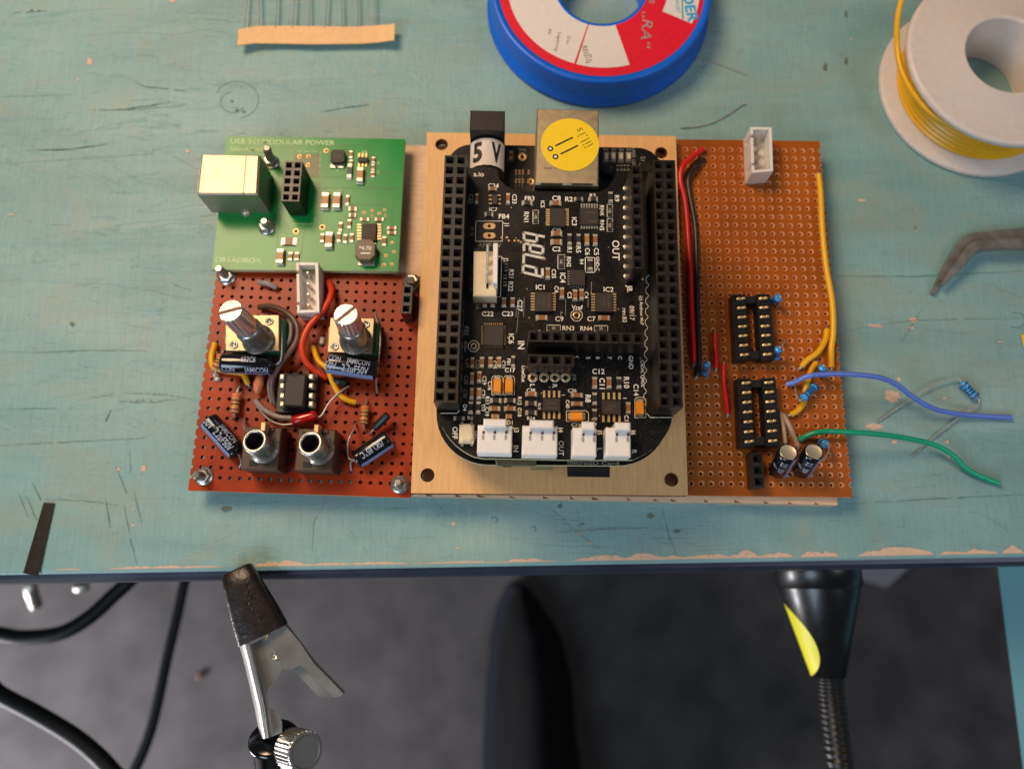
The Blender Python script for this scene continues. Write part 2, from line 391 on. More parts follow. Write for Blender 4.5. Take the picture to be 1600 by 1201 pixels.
def scr(pts, w, m, z=.06):
    ZK[0] += .003; z = ZK[0]
    pts = [Vector((p[0], p[1], 0)) for p in pts]; q = []
    for a_, b_ in zip(pts, pts[1:]):
        k = max(2, int((b_-a_).length/9))
        for i in range(k): t = i/k; q.append(a_.lerp(b_, t)+Vector((random.uniform(-.5, .5), random.uniform(-.5, .5), 0)))
    q.append(pts[-1]); n = len(q)
    for i in range(n-1):
        if random.random() < .04: continue
        mb.line([at(q[i].x, q[i].y, z), at(q[i+1].x, q[i+1].y, z)], w*.55*(.45+.8*math.sin(math.pi*(i+.5)/n))*random.uniform(.6, 1.2), m)
for p, w in ((((0, 549), (70, 550), (150, 547), (228, 548)), .16), (((0, 640), (60, 638), (115, 637)), .14), (((0, 696), (90, 691), (225, 684)), .16), (((70, 779), (130, 782), (195, 790)), .14),
             (((843, 787), (838, 770)), .1), (((1035, 797), (1045, 835), (1058, 868)), .2), (((509, 782), (490, 815), (488, 862)), .12), (((1306, 431), (1430, 432), (1600, 423)), .22),
             (((1320, 516), (1430, 500), (1600, 497)), .14), (((1320, 787), (1440, 780), (1600, 772)), .18), (((1442, 480), (1409, 533)), .16), (((180, 728), (198, 770)), .2), (((202, 705), (204, 735)), .14),
             (((164, 777), (172, 824)), .22), (((209, 766), (221, 818)), .14), (((194, 790), (205, 850), (213, 880)), .2), (((30, 772), (43, 807)), .2), (((41, 776), (57, 812)), .2), (((49, 753), (63, 780)), .3),
             (((173, 640), (165, 658)), .4), (((158, 172), (200, 170), (264, 160)), .4), (((213, 130), (225, 135), (290, 142)), .3), (((135, 172), (220, 171), (290, 163)), .2), (((0, 255), (60, 252), (240, 240)), .12),
             (((40, 235), (110, 233), (165, 225)), .35), (((500, 175), (540, 168), (575, 163)), .3), (((1500, 110), (1480, 118), (1430, 124)), .12), (((1225, 232), (1110, 240)), .1), (((1390, 80), (1420, 130)), .1)):
    scr(p, w, 2)
for p, w in ((((190, 613), (260, 616), (308, 625)), .3), (((140, 619), (150, 620), (175, 615)), .35), (((185, 630), (240, 627), (280, 622)), .3), (((185, 626), (245, 626)), .5),
             (((846, 787), (870, 805), (900, 832), (930, 855), (960, 873)), .35), (((672, 778), (690, 798)), .4), (((20, 18), (70, 16)), .8), (((0, 150), (110, 147)), .3), (((505, 782), (560, 850), (590, 884)), .2),
             (((860, 833), (960, 827), (1040, 825)), .35), (((640, 805), (760, 803)), .25), (((1520, 795), (1580, 830)), .15), (((1090, 800), (1130, 835)), .18)):
    scr(p, w, 3)
for cx, cy, r in ((368, 158, 26), (364, 160, 19), (370, 156, 34), (772, 812, 5), (833, 826, 4.5), (909, 820, 3), (1588, 500, 14), (1270, 40, 7)):
    A0 = random.uniform(0, 6); k = 14
    mb.line([at(cx+r*math.cos(A0+i*.32), cy+r*.85*math.sin(A0+i*.32), .06) for i in range(k)], .16, random.choice((2, 3)))
for a in ((362, 158, 7, 4), (370, 172, 9, 5), (380, 174, 8, 4), (1016, 806, 14, 9), (1058, 830, 15, 7), (875, 790, 8, 11), (1322, 22, 6, 14), (1289, 105, 9, 16), (1322, 95, 7, 18), (352, 795, 26, 9), (1430, 355, 5, 4), (112, 506, 8, 10)): chip(*a, m=4)
mb.build('tabletop', ['table', 'bare', 'scratch', 'scratchl', 'stain'], bench)
mb = MB()
def er_(off, z): return [mid-d*420+nY*off+Vector((0, 0, z)), mid+d*420+nY*off+Vector((0, 0, z))]
prof = [(-.02, -2.2), (-1.1, -2.4), (-2.0, -3.2), (-2.4, -5), (-2.4, -22), (-.02, -23)]
for i in range(len(prof)-1):
    a = er_(*prof[i]); b = er_(*prof[i+1]); mb.add([a[1], a[0], b[0], b[1]], [(0, 1, 2, 3)], 0, True)
mb.build('edge_band', 'edge', bench)
mb = MB()   # slanting teal leg, under the right end
a, b = at(1600, 840, -60), at(1647, 1290, -60)
mb.loft([[at(1556, 860, -50), at(1690, 850, -50), at(1690, 850, -90), at(1556, 860, -90)][::-1], [at(1606, 1260, -50), at(1760, 1260, -50), at(1760, 1260, -90), at(1606, 1260, -90)][::-1]])
mb.build('leg', 'legt', bench)
# ------------------------------------------------------------------ wooden base under the boards
r0 = math.atan2(*reversed((at(1310, 788, 5)-at(640, 773, 5)).xy))
base = empty('wooden_base', at(900, 500, 0), r0, 'pale raw wood base board under the plywood and the right circuit board', 'wooden board')
q = [at(560, 772, 5), at(1310, 789, 5), at(1272, 229, 5), at(580, 226, 5)]
mb = MB(); mb.quad(q, .02, .25)
for i in range(15):   # torn saw marks along the front edge
    t = (i+random.uniform(-.25, .25)+.6)/15.2; x = 645+660*t; y = 774.4+14.6*(x-640)/670
    w = random.uniform(3, 7)
    mb.poly([at(x-w, y-.4, 5.03), at(x+w, y-.1, 5.03), at(x+w*.3, y-random.uniform(1.2, 2.2), 5.03), at(x-w*1.2, y-random.uniform(3, 5.5), 5.03)], 1)
mb.build('board', ['pine', 'pineend'], base)
# ------------------------------------------------------------------ shared component makers
def bolt(parent, bx, by, tx, ty, zb, h, rn=2.3, name='mounting_bolt', low=True):
    p0 = at(bx, by, zb); p1 = at(tx, ty, zb+h); ax = (p1-p0).normalized()
    mb = MB(); mb.cyl(p0-Vector((0, 0, .0))-ax*.5, p1, 1.0, .95, 14, ch=.2)
    k = int(h/.45)
    for i in range(k):
        q = p0+ax*(1.9+i*.45)
        if (q-p0).length < (p1-p0).length-.4: mb.lathe(q, ax, [(.97, -.15), (1.12, 0), (.97, .15)], 14)
    if low: mb.cyl(Vector((p0.x, p0.y, .02)), Vector((p0.x, p0.y, zb-1.65)), 1.9, 1.9, 12)
    o = mb.build(name, 'steel', parent)
    w = MB(); w.lathe(p0, (0, 0, 1), [(1.1, .02), (rn, .02), (rn+.1, .15), (rn, .42), (1.1, .46)], 24, cap=(False, False)); w.build('washer', 'steel', o)
    n = MB(); n.lathe(p0+Vector((0, 0, .46)), (0, 0, 1), [(1.65, 0), (rn*.83, .15), (rn*.83, 1.25), (1.5, 1.5), (1.0, 1.5)], 6, sm=False, cap=(False, False)); n.build('nut', 'steel', o)
    return o
def header(parent, name, p00, ux, uy, nc, nr, zt, zb, P=2.54, mats=('hdr', 'well'), hs=.62):
    """socket strip: p00 = first hole (world xy), ux/uy unit vectors along columns / rows"""
    mb = MB(); hz = Vector((0, 0, 1))
    ux, uy = V(ux, 0), V(uy, 0)
    flip = ux.cross(uy).z < 0
    def add(vs, fs, m=0):
        mb.add(vs, [f[::-1] for f in fs] if flip else fs, m)
    p00 = V(p00, zt)
    for c in range(nc):
        for r in range(nr):
            o = p00+ux*P*c+uy*P*r
            def sq(h, z): return [o+ux*i*h+uy*j*h+hz*z for i, j in ((-1, -1), (1, -1), (1, 1), (-1, 1))]
            A, B, C, D = sq(P/2, 0), sq(P/2*hs+.06, 0), sq(.42, -.85), sq(.42, -5)
            for X, Y, m in ((A, B, 0), (B, C, 0), (C, D, 1)):
                for i in range(4):
                    j = (i+1) % 4; add([X[i], X[j], Y[j], Y[i]], [(0, 1, 2, 3)], m)
            add(D, [(0, 1, 2, 3)], 1)
    a = p00-ux*P/2-uy*P/2; b = a+ux*P*nc; c_ = b+uy*P*nr; d_ = a+uy*P*nr
    R = [a, b, c_, d_]; Bt = [V(p, zb) for p in R]
    for i in range(4):
        j = (i+1) % 4; add([Bt[i], Bt[j], R[j], R[i]], [(0, 1, 2, 3)])
    return mb.build(name, mats, parent)
def smd(parent, x, y, w, h, z, rot, kind='ceram', name='capacitor', ht=.7):
    """two-terminal chip part; long side decides the orientation"""
    mb = MB(); su, sv = mmpx(x, y, z); c = at(x, y, z); W, Hh = w*su, h*sv
    L, T = max(W, Hh), min(W, Hh); a = rot+(0 if W >= Hh else math.pi/2); ex = Vector((math.cos(a), math.sin(a), 0))
    mb.box(c, L*.60, T*.98, z+.02, z+ht, a, .06, 0)
    for s_ in (-1, 1):
        q = c+ex*s_*L*.35; mb.box(q, L*.22, T*.98, z+.02, z+ht*1.02, a, .08, 1)
        q = c+ex*s_*L*.46; mb.box(q, L*.14, T*1.1, z+.01, z+ht*.35, a, .1, 1)
    return mb.build(name, [kind, 'solder'], parent)
def chip_body(parent, x, y, w, h, z, ht, rot, name='chip', mark=(), mk='chipmark'):
    mb = MB(); mb.pbox(x, y, w, h, z+.15, z+ht, rot, .1)
    for t, tx, ty, th, an in mark: mb.text(t, tx, ty, th, z+ht+.02, an, 1, rot=rot)
    return mb.build(name, ['epoxy', mk], parent)
def leads(parent, pts, w, l, z, rot, horiz, m='pins'):
    for x, y in pts:
        mb = MB(); mb.pbox(x, y, *((l, w) if horiz else (w, l)), z+.01, z+.34, rot, .06); mb.build('pin', m, parent)
def rows(a0, a1, n): return [a0+(a1-a0)*i/(n-1) for i in range(n)]
# ------------------------------------------------------------------ perforated boards
P_ = 2.54
def perfboard(name, x, y, rot, c0, c1, r0, r1, vx0, vx1, vy0, vy1, mats, parent, rim, z0=5.4, z1=7.0, hr=.5):
    """holes at col c0..c1,row r0..r1 (row grows to -y). vx/vy: plain border limits in pitches, or None = cut through the outer holes"""
    mb = MB(); cr, sr = math.cos(rot), math.sin(rot)
    def W(u, v, z): return Vector((x+cr*u-sr*v, y+sr*u+cr*v, z))
    A = [i*math.pi/4 for i in range(8)]
    O = [(1, 0), (1, 1), (0, 1), (-1, 1), (-1, 0), (-1, -1), (0, -1), (1, -1)]
    h = P_/2
    rr = hr+.27 if rim else hr+.001
    for c in range(c0, c1+1):
        for r in range(r0, r1+1):
            cx, cy = c*P_, -r*P_
            jx, jy = random.uniform(-.04, .04), random.uniform(-.04, .04)
            cutL = (c == c0 and vx0 is None); cutR = (c == c1 and vx1 is None); cutT = (r == r0 and vy0 is None); cutB = (r == r1 and vy1 is None)
            if cutL or cutR or cutT or cutB: jx = jy = 0
            for k in range(8):
                k2 = (k+1) % 8; am = A[k]+math.pi/8; mx_, my_ = math.cos(am), math.sin(am)
                if (cutL and mx_ < 0) or (cutR and mx_ > 0) or (cutT and my_ > 0) or (cutB and my_ < 0): continue
                o1 = (cx+O[k][0]*h, cy+O[k][1]*h); o2 = (cx+O[k2][0]*h, cy+O[k2][1]*h)
                def I(rad, kk): return (cx+jx+rad*math.cos(A[kk % 8]), cy+jy+rad*math.sin(A[kk % 8]))
                n1, n2 = I(rr, k), I(rr, k2)
                mb.add([W(*o1, z1), W(*o2, z1), W(*n2, z1), W(*n1, z1)], [(0, 1, 2, 3)], 0)
                mb.add([W(*o1, z0), W(*o2, z0), W(*I(hr, k2), z0), W(*I(hr, k), z0)], [(3, 2, 1, 0)], 0)
                if rim:
                    mb.add([W(*n1, z1), W(*n2, z1), W(*I(hr, k2), z1-.12), W(*I(hr, k), z1-.12)], [(0, 1, 2, 3)], 1)
                zt = z1-.12 if rim else z1
                mb.add([W(*I(hr, k), zt), W(*I(hr, k2), zt), W(*I(hr, k2), z0), W(*I(hr, k), z0)], [(0, 1, 2, 3)], 2 if rim else 3, True)
                # cut faces
            for cut, (ax, ay) in ((cutL, (0, 1)), (cutR, (0, 1)), (cutT, (1, 0)), (cutB, (1, 0))):
                if cut:
                    for s_ in (-1, 1):
                        p = (cx+ax*s_*hr, cy+ay*s_*hr); q = (cx+ax*s_*h, cy+ay*s_*h)
                        mb.add([W(*p, z1), W(*q, z1), W(*q, z0), W(*p, z0)], [(0, 1, 2, 3)], 2)
    # plain borders
    L = (c0*P_ if vx0 is None else c0*P_-h); R = (c1*P_ if vx1 is None else c1*P_+h)
    T = (-r0*P_ if vy0 is None else -r0*P_+h); B = (-r1*P_ if vy1 is None else -r1*P_-h)
    LL = L if vx0 is None else vx0*P_; RR = R if vx1 is None else vx1*P_; TT = T if vy0 is None else vy0*P_; BB = B if vy1 is None else vy1*P_
    def strip(u0, v0, u1, v1):
        if abs(u1-u0) < 1e-6 or abs(v1-v0) < 1e-6: return
        mb.add([W(u0, v0, z1), W(u1, v0, z1), W(u1, v1, z1), W(u0, v1, z1), W(u0, v0, z0), W(u1, v0, z0), W(u1, v1, z0), W(u0, v1, z0)], [(0, 1, 2, 3)], 0)
        mb.add([W(u0, v0, z0), W(u1, v0, z0), W(u1, v1, z0), W(u0, v1, z0)], [(3, 2, 1, 0)], 0)
    strip(LL, BB, L, TT); strip(R, BB, RR, TT); strip(L, T, R, TT); strip(L, BB, R, B)
    for a, b, none in (((LL, TT), (RR, TT), vy0), ((RR, BB), (LL, BB), vy1), ((LL, BB), (LL, TT), vx0), ((RR, TT), (RR, BB), vx1)):
        if none is not None: mb.add([W(*a, z1), W(*b, z1), W(*b, z0), W(*a, z0)], [(0, 1, 2, 3)], 2)
    mb.build('perforated_board', mats, parent)
RR_, LR_, BR_ = -.0091, -.0326, -.0204
right = empty('stripboard', (76, 75, 0), RR_, 'orange perforated board on the right with two black chip sockets', 'circuit board')
perfboard('right', 50.43, 115.98, RR_, -2, 15, 0, 37, -2.5, None, 1.2, -38.2, ['perf', 'ring', 'perfedge', 'perfedge'], right, True)
left = empty('perfboard', (-50, 48, 0), LR_, 'red-brown perforated board carrying two potentiometers and two audio jacks', 'circuit board')
perfboard('left', -70.6, 76.7, LR_, -3, 19, -1, 21, None, None, None, -22.35, ['perfred', 'ring', 'perfedge', 'bandbr'], left, False, hr=.52)
ZB = 7.0
# ------------------------------------------------------------------ parts of the right board
def wire(parent, px, z, r, m, name='wire', bare=None):
    mb = MB(); pts = P3(px, z); mb.tube(pts, r, 12, 0, 6)
    d_ = (pts[-1]-pts[-2]).normalized(); mb.cyl(pts[-1]-d_*.2, pts[-1]+d_*.12, r*.5, n=10, m=1)

    if bare: # short stripped ends
        for e, f_ in ((pts[0], pts[1]), (pts[-1], pts[-2])):
            d_ = (e-f_).normalized(); mb.tube([e-d_*.2, e+d_*.5, e+d_*.9-Vector((0, 0, 1.2))], r*.42, 8, 1, 3)
    return mb.build(name, [m, 'lead'], parent)
wire(right, [(1099, 233), (1083, 244), (1066, 261), (1063, 283), (1069, 308), (1073, 340), (1075, 370), (1078, 418), (1080, 480), (1083, 540), (1084, 568)], [8.2, 9, 9.4, 9, 8.6, 8.4, 8.4, 8.4, 8.3, 8, 7.5], .72, 'wred', bare=1)
wire(right, [(1100, 249), (1088, 260), (1076, 278), (1077, 300), (1083, 332), (1087, 360), (1089, 418), (1090, 480), (1092, 540), (1092, 570), (1088, 588)], [7.6, 8.3, 8.6, 8.3, 8.1, 8, 8, 8, 7.9, 7.8, 7.4], .7, 'wblack', bare=1)
wire(right, [(1279, 273), (1282, 300), (1285, 360), (1291, 418), (1300, 470), (1302, 516), (1299, 545), (1299, 574)], [7.9, 8.2, 8.5, 8.6, 8.6, 8.4, 8.2, 7.6], .8, 'wyel', bare=1)
wire(right, [(1292, 515), (1289, 532), (1278, 550), (1262, 562), (1252, 573)], [7.9, 8.2, 8.3, 8.1, 7.8], .78, 'wyel', bare=1)
wire(right, [(1275, 567), (1268, 578), (1262, 596), (1258, 612), (1256, 628), (1247, 641), (1235, 648)], [7.9, 8.1, 8.1, 8.1, 8.1, 8.1, 7.9], .78, 'wyel', bare=1)
wire(right, [(1117, 521), (1118, 545), (1119, 575)], [7.7, 8, 7.7], .68, 'wred', bare=1)
wire(right, [(1131, 569), (1131, 596), (1135, 628), (1137, 646)], [7.8, 8.1, 8, 7.7], .68, 'wred', bare=1)
wire(right, [(1229, 600), (1241, 597), (1258, 589), (1280, 585), (1320, 584), (1371, 589), (1398, 599), (1425, 619), (1456, 637), (1494, 646), (1540, 650), (1580, 652)], [7.8, 8.8, 10.5, 11.5, 11, 9.5, 8, 6, 4, 2.2, 1.2, .9], .68, 'wblue', bare=None)
wire(right, [(1249, 687), (1262, 680), (1280, 675), (1310, 674), (1371, 678), (1425, 686), (1463, 696), (1490, 712), (1509, 731), (1532, 744), (1561, 755)], [7.8, 9, 10, 10, 8, 5.5, 4, 3, 2, 1.4, .9], .7, 'wgreen')
wire(right, [(1219, 645), (1224, 668), (1227, 692)], [8, 9, 9], .62, 'wbeige', bare=1)
wire(right, [(1224, 648), (1235, 668), (1246, 696)], [8, 9.5, 9], .66, 'wbeige', bare=1)
def dip_socket(TL, TR, BR, BL, ys, xl, xr, zt=11.2):
    q = [at(*p, zt) for p in (TL, TR, BR, BL)]
    def bi(u, v): return (q[0]*(1-u)+q[1]*u)*(1-v)+(q[3]*(1-u)+q[2]*u)*v
    mb = MB(); zb = ZB+.3
    def blk(u0, u1, v0, v1, z0, z1, ch=.12, m=0): mb.quad([V(bi(u0, v0), z1), V(bi(u1, v0), z1), V(bi(u1, v1), z1), V(bi(u0, v1), z1)], z0, ch, m)
    blk(0, .35, 0, 1, zb, zt-.35); blk(.64, 1, 0, 1, zb, zt-.35); blk(.35, .64, .02, .13, zb+.5, zt-.5); blk(.35, .64, .86, .98, zb+.5, zt-.5)
    n = len(ys)
    for i in range(n+1):
        v = max(0, min(1, (i)/n)); dv = .028
        a, b = max(0, v-dv), min(1, v+dv)
        blk(.0, .34, a, b, zt-.4, zt, .06); blk(.66, 1, a, b, zt-.4, zt, .06)
    blk(0, .05, 0, 1, zt-.4, zt-.02, .04); blk(.31, .34, 0, 1, zt-.4, zt-.02, .04); blk(.66, .69, 0, 1, zt-.4, zt-.02, .04); blk(.95, 1, 0, 1, zt-.4, zt-.02, .04)
    s = mb.build('chip_socket', 'black', right)
    for i in range(n):
        v = (i+.5)/n
        for u0, sgn in ((.21, 1), (.80, 1)):
            c = MB(); ex = (bi(1, v)-bi(0, v)).normalized(); p = bi(u0, v)
            c.tube([p-ex*.9+Vector((0, 0, -.1)), p-ex*.3+Vector((0, 0, .18)), p+ex*.35+Vector((0, 0, -.1))], .42, 7, 0, 3)
            c.tube([p+ex*.35+Vector((0, 0, -.1)), p+ex*.9+Vector((0, .15, .15)), p+ex*1.15+Vector((0, .1, -.25))], .38, 7, 0, 3)
            o = c.build('contact', 'copper', s)
    return s
dip_socket((1144, 460), (1203, 459), (1211, 561), (1150, 562), range(7), 0, 0)
dip_socket((1152, 591), (1212, 590), (1220, 696), (1157, 698), range(7), 0, 0)
def jst(parent, q, zb, zt, npin, m='white', slots='left', name='white_connector'):
    """open-topped shrouded header; q = four top corners TL,TR,BR,BL (world)"""
    mb = MB(); th = .75
    def bi(u, v): return (q[0]*(1-u)+q[1]*u)*(1-v)+(q[3]*(1-u)+q[2]*u)*v
    W = (q[1]-q[0]).length; H = (q[3]-q[0]).length; tu, tv = th/W, th/H
    def blk(u0, u1, v0, v1, z0, z1, ch=.1): mb.quad([V(bi(u0, v0), z1), V(bi(u1, v0), z1), V(bi(u1, v1), z1), V(bi(u0, v1), z1)], z0, ch)
    blk(0, 1, 0, 1, zb+.02, zb+1.6, 0)
    blk(1-tu, 1, 0, 1, zb+1.6, zt)
    blk(tu, 1-tu, 0, tv, zb+1.6, zt); blk(tu, 1-tu, 1-tv, 1, zb+1.6, zt)
    blk(0, tu, 0, .16, zb+1.6, zt); blk(0, tu, .22, .78, zb+1.6, zt-.25); blk(0, tu, .84, 1, zb+1.6, zt)
    o = mb.build(name, m, parent)
    for i in range(npin):
        p = bi(.47, (i+.5+.35)/(npin+.7)); c = MB(); c.box(p, .62, .62, zb+1.5, zt-.9, RR_, .15); c.build('pin', 'pad', o)
    return o
jst(right, [at(1172.6, 198.6, 13.6), at(1205.6, 199, 13.6), at(1208, 267.5, 13.6), at(1175, 270, 13.6)], ZB, 13.6, 4)
header(right, 'socket_strip', at(1183, 716.5, 11.8), (math.cos(RR_), math.sin(RR_)), (math.sin(RR_), -math.cos(RR_)), 1, 3, 11.8, ZB+.05, P=2.85)
def resistor(parent, a, b, r, m, bands, la=None, lb=None, name='resistor', zs=None):
    """axial resistor from world a to b; bands = [(t, material index)]"""
    mb = MB(); a, b = Vector(a), Vector(b); L = (b-a).length; d_ = b-a
    pr = [(0.05, 0), (.6, .015), (.95, .06), (1.0, .13), (.96, .24), (.84, .3), (.84, .7), (.96, .76), (1.0, .87), (.95, .94), (.6, .985), (.05, 1)]
    mb.lathe(a, d_, [(x*r, t*L) for x, t in pr], 18, 0)
    for t, k in bands: mb.lathe(a, d_, [(r*(.86 if .3 < t < .7 else 1.02), (t-.035)*L), (r*(.87 if .3 < t < .7 else 1.03), t*L), (r*(.86 if .3 < t < .7 else 1.02), (t+.035)*L)], 18, k, cap=(False, False))
    o = mb.build(name, [m, 'bandb', 'bando', 'bandbr'], parent)
    for e, pts in ((a, la), (b, lb)):
        if pts: c = MB(); c.tube([e]+[Vector(p) for p in pts], .24 if parent else .18, 8, 0, 5); c.build('lead', 'lead', o)
    return o
bk = [(.15, 3), (.38, 1), (.52, 1), (.66, 1), (.86, 3)]
# standing blue resistors
def stander(bx, by, tx, ty, h=4.2, lead_to=None, r=1.05):
    a = at(tx, ty, ZB+h+1); b = at(bx, by, ZB+.8)
    lp = at(lead_to[0], lead_to[1], ZB) if lead_to else a+Vector((2, 0, -h-1))
    resistor(right, b, a, r, 'resblue', bk, [b+Vector((0, 0, -1.2))], [a+Vector((.2, 0, .7)), (a+lp)/2+Vector((.5, 0, 1.4)), lp])
stander(1208, 470, 1217, 465, 4.2, (1214, 480)); stander(1212, 560, 1217, 544, 4.4, (1222, 530)); stander(1102, 585, 1105, 567, 4.6, (1102, 591)); stander(1284, 586, 1285, 573, 3.6, (1292, 590)); stander(1284, 690, 1290, 694, 4.2, (1286, 720), 1.1)
a, b = at(1254, 623, 10.6), at(1275, 601, 8.6)
resistor(right, a, b, 1.12, 'resblue', bk, [a+Vector((-.9, -.4, .1)), at(1244, 612, 8.5), at(1242, 603, 7)], [b+Vector((.6, .6, -1.3))])
def ecap(parent, a, b, r, stripe, texts=(), name='electrolytic_capacitor', top='alu', la=None, lb=None, vent=False):
    """can from base a to top b; stripe = angle (deg) of pale band centre measured in the cap's frame; texts=(str, t0, ang, h)"""
    a, b = Vector(a), Vector(b); d_ = (b-a); L = d_.length; d_.normalize()
    mb = MB(); u = Vector((0, 0, 1)) if abs(d_.z) < .9 else Vector((0, -1, 0)); u = (u-d_*u.dot(d_)).normalized(); w = d_.cross(u); n = 40
    def cp(ang, t, rad): return a+d_*t+u*rad*math.cos(ang)+w*rad*math.sin(ang)
    pf = [(r*.55, 0), (r*.93, .02*L), (r, .06*L), (r*.94, .12*L), (r, .17*L), (r, .94*L), (r*.95, .985*L), (r*.82, L)]
    rings = [[cp(2*math.pi*i/n, t, rad) for i in range(n)] for rad, t in pf]
    mb.loft(rings, 0, True, True, False)
    lo, hi = math.radians(stripe-26), math.radians(stripe+26); K = 10
    T = [.06, .12, .17, .94, .985]; RD = [r, r*.94, r, r, r*.95]
    vs = []
    for t, rd in zip(T, RD): vs += [cp(lo+(hi-lo)*i/K, t*L, rd+.03) for i in range(K+1)]
    mb.add(vs, [(k*(K+1)+i, k*(K+1)+i+1, (k+1)*(K+1)+i+1, (k+1)*(K+1)+i) for k in range(4) for i in range(K)], 1, True)
    for s_, t0, an, h, fl in texts:   # printed along the can
        gv, gf, W_, Hc = sliced(s_, .01, .12); k = h/Hc
        out = []
        for vx, vy in gv:
            tt = t0*L+(vx-W_/2)*k*fl*.64; aa = math.radians(an)-fl*(vy-Hc/2)*k/r   # outward x reading direction = glyph up
            out.append(cp(aa, tt, r+.04))
        mb.add(out, gf, 2)
    o = mb.build(name, ['cap', 'capblue', 'captext'], parent)
    tp = MB(); tp.lathe(a, d_, [(r*.83, L*.985), (r*.8, L+.02), (r*.76, L-.06), (.01, L-.06)], 28, cap=(False, False)); tp.build('can_top', top, o)
    for e in (la, lb):
        if e: c = MB(); c.tube([Vector(p) for p in e], .25, 8); c.build('lead', 'lead', o)
    return o
for (tx, ty, bx, by, sa) in ((1232, 706, 1219, 729, 0), (1272, 705, 1256, 729, 0)):
    b = at(tx, ty, 17.5); a = at(bx, by, 10.2); a = b+(a-b).normalized()*10
    o = ecap(right, a, b, 2.45, 45, [('2.2', .75, -20, 1.5, -1), ('50V', .42, -20, 1.3, -1), ('μF', .5, -60, 1.3, -1)], lb=[a, a+Vector((.5, -.6, -1)), at(bx+14, by+14, 7)])
# ------------------------------------------------------------------ left board parts
for q in ((355, 433, 341, 419, 6), (319, 744, 306, 742, 5.5), (625, 757, 621, 753, 4.5), (644, 441, 640, 438, 6)): bolt(left, q[0], q[1], q[2], q[3], ZB, q[4])
def pot(cor, sb, st, ps, zt=30):
    """cor: 4 px corners of the steel plate at z 14; sb/st: px of the bushing base and shaft top"""
    zp = 14.2
    q = [at(*p, zp) for p in cor]; c = sum(q, Vector())/4
    mb = MB(); g = [V(p, 12.0) for p in q]
    sh = [p+Vector((.9, -.35, 0)) for p in g]
    mb.quad(sh, ZB+.4, .3)
    o = mb.build('potentiometer', 'pot', left)
    mb = MB(); mb.quad(q, 12.6, .15); 
    mb.quad([V(q[0]*.5+q[3]*.5, 13)+Vector((-.3, 2.5, 0)), V(q[0]*.5+q[3]*.5, 13)+Vector((.5, 2.5, 0)), V(q[0]*.5+q[3]*.5, 13)+Vector((.5, -2.5, 0)), V(q[0]*.5+q[3]*.5, 13)+Vector((-.3, -2.5, 0))], ZB+.5, 0)
    mb.build('cover_plate', 'plate', o)
    for p in (q[1]*.82+q[3]*.18, q[3]*.84+q[1]*.16):
        r_ = MB(); r_.lathe(V(p, zp), (0, 0, 1), [(1.0, .01), (1.0, .3), (.75, .35), (.55, .1), (.01, .05)], 18, cap=(False, False)); r_.build('rivet', 'steel', o)
    a = at(*sb, zp); t = at(*st, zt); ax = (t-a); L = ax.length
    m2 = MB(); pr = [(4.1, 0), (4.1, .6), (3.2, .8)]
    for i in range(10): pr += [(3.35, .9+i*.55), (2.95, 1.15+i*.55)]
    pr += [(3.0, 6.6), (2.5, 6.8)]
    m2.lathe(a, ax, pr, 32, cap=(False, False)); m2.build('threaded_bushing', 'steel', o)
    m3 = MB(); n = 36; d_ = ax.normalized(); u, w = m3.frame(d_)
    def kr(t_, R, dip): return [a+d_*t_+(u*math.cos(2*math.pi*i/n)+w*math.sin(2*math.pi*i/n))*(R-(dip if i % 2 else 0)) for i in range(n)][::-1]
    m3.loft([kr(6, 2.6, 0), kr(L*.52, 2.6, 0), kr(L*.52+.1, 3.05, .25), kr(L-.5, 3.05, .25), kr(L, 2.8, .1)], 0, False, capm=0)
    s = m3.build('knurled_shaft', 'knurl', o)
    m4 = MB(); sa = math.radians(ps); e = u*math.cos(sa)+w*math.sin(sa); f_ = d_.cross(e)
    tp = a+d_*(L+.03)
    m4.add([tp-e*2.8-f_*.42, tp+e*2.8-f_*.42, tp+e*2.8+f_*.42, tp-e*2.8+f_*.42], [(0, 1, 2, 3)]); m4.build('screwdriver_slot', 'bandbr', s)
    return o
def slot_ang(a): return a
pot([(352, 492), (436, 492), (436, 548), (352, 548)], (404, 531), (360, 485), 155)
pot([(516, 496), (585, 497), (581, 552), (511, 550)], (556, 532), (540, 491), 45, 28)
def eh(p, q, z): return at(*p, z), at(*q, z)
a, b = at(346, 567, 13), at(428, 570, 12); ecap(left, b, a, 2.55, -105, [('JAMICON', .30, -50, 1.5, -1), ('CON', .83, -50, 1.5, -1), ('652C6', .45, 14, 1.5, -1)], la=[b, b+Vector((1.5, .3, 1)), at(440, 555, 13), at(440, 510, 12), at(433, 495, 11)])
a, b = at(512, 567, 13.5), at(590, 579, 12.5); ecap(left, b, a, 2.6, -76, [('2.2μF50V', .42, -24, 1.9, -1), ('JAMICON', .38, 22, 1.5, -1), ('CON', .85, 22, 1.5, -1), ('50V', .90, -24, 1.9, -1)], la=[b, at(592, 560, 12), at(594, 520, 11), at(585, 488, 7.2)], lb=[b, at(588, 598, 9), at(590, 615, 7)])
a, b = at(326, 656, 10.3), at(373, 709, 9.6); ecap(left, b, a, 2.5, -62, [('2.2μF50V', .40, -4, 1.8, -1), ('JAMICON', .45, 42, 1.5, -1), ('50V', .87, -4, 1.8, -1)], la=[b, at(377, 722, 8), at(374, 730, 7.2)])
a, b = at(609, 684, 10), at(556, 719, 9.6); ecap(left, b, a, 2.45, 82, [('(SK) 85°C', .5, 10, 1.7, -1)], la=[b, at(545, 715, 9), at(544, 690, 12), at(552, 672, 11), at(556, 661, 7.3)], lb=[b, at(548, 722, 8.5), at(549, 735, 7)])
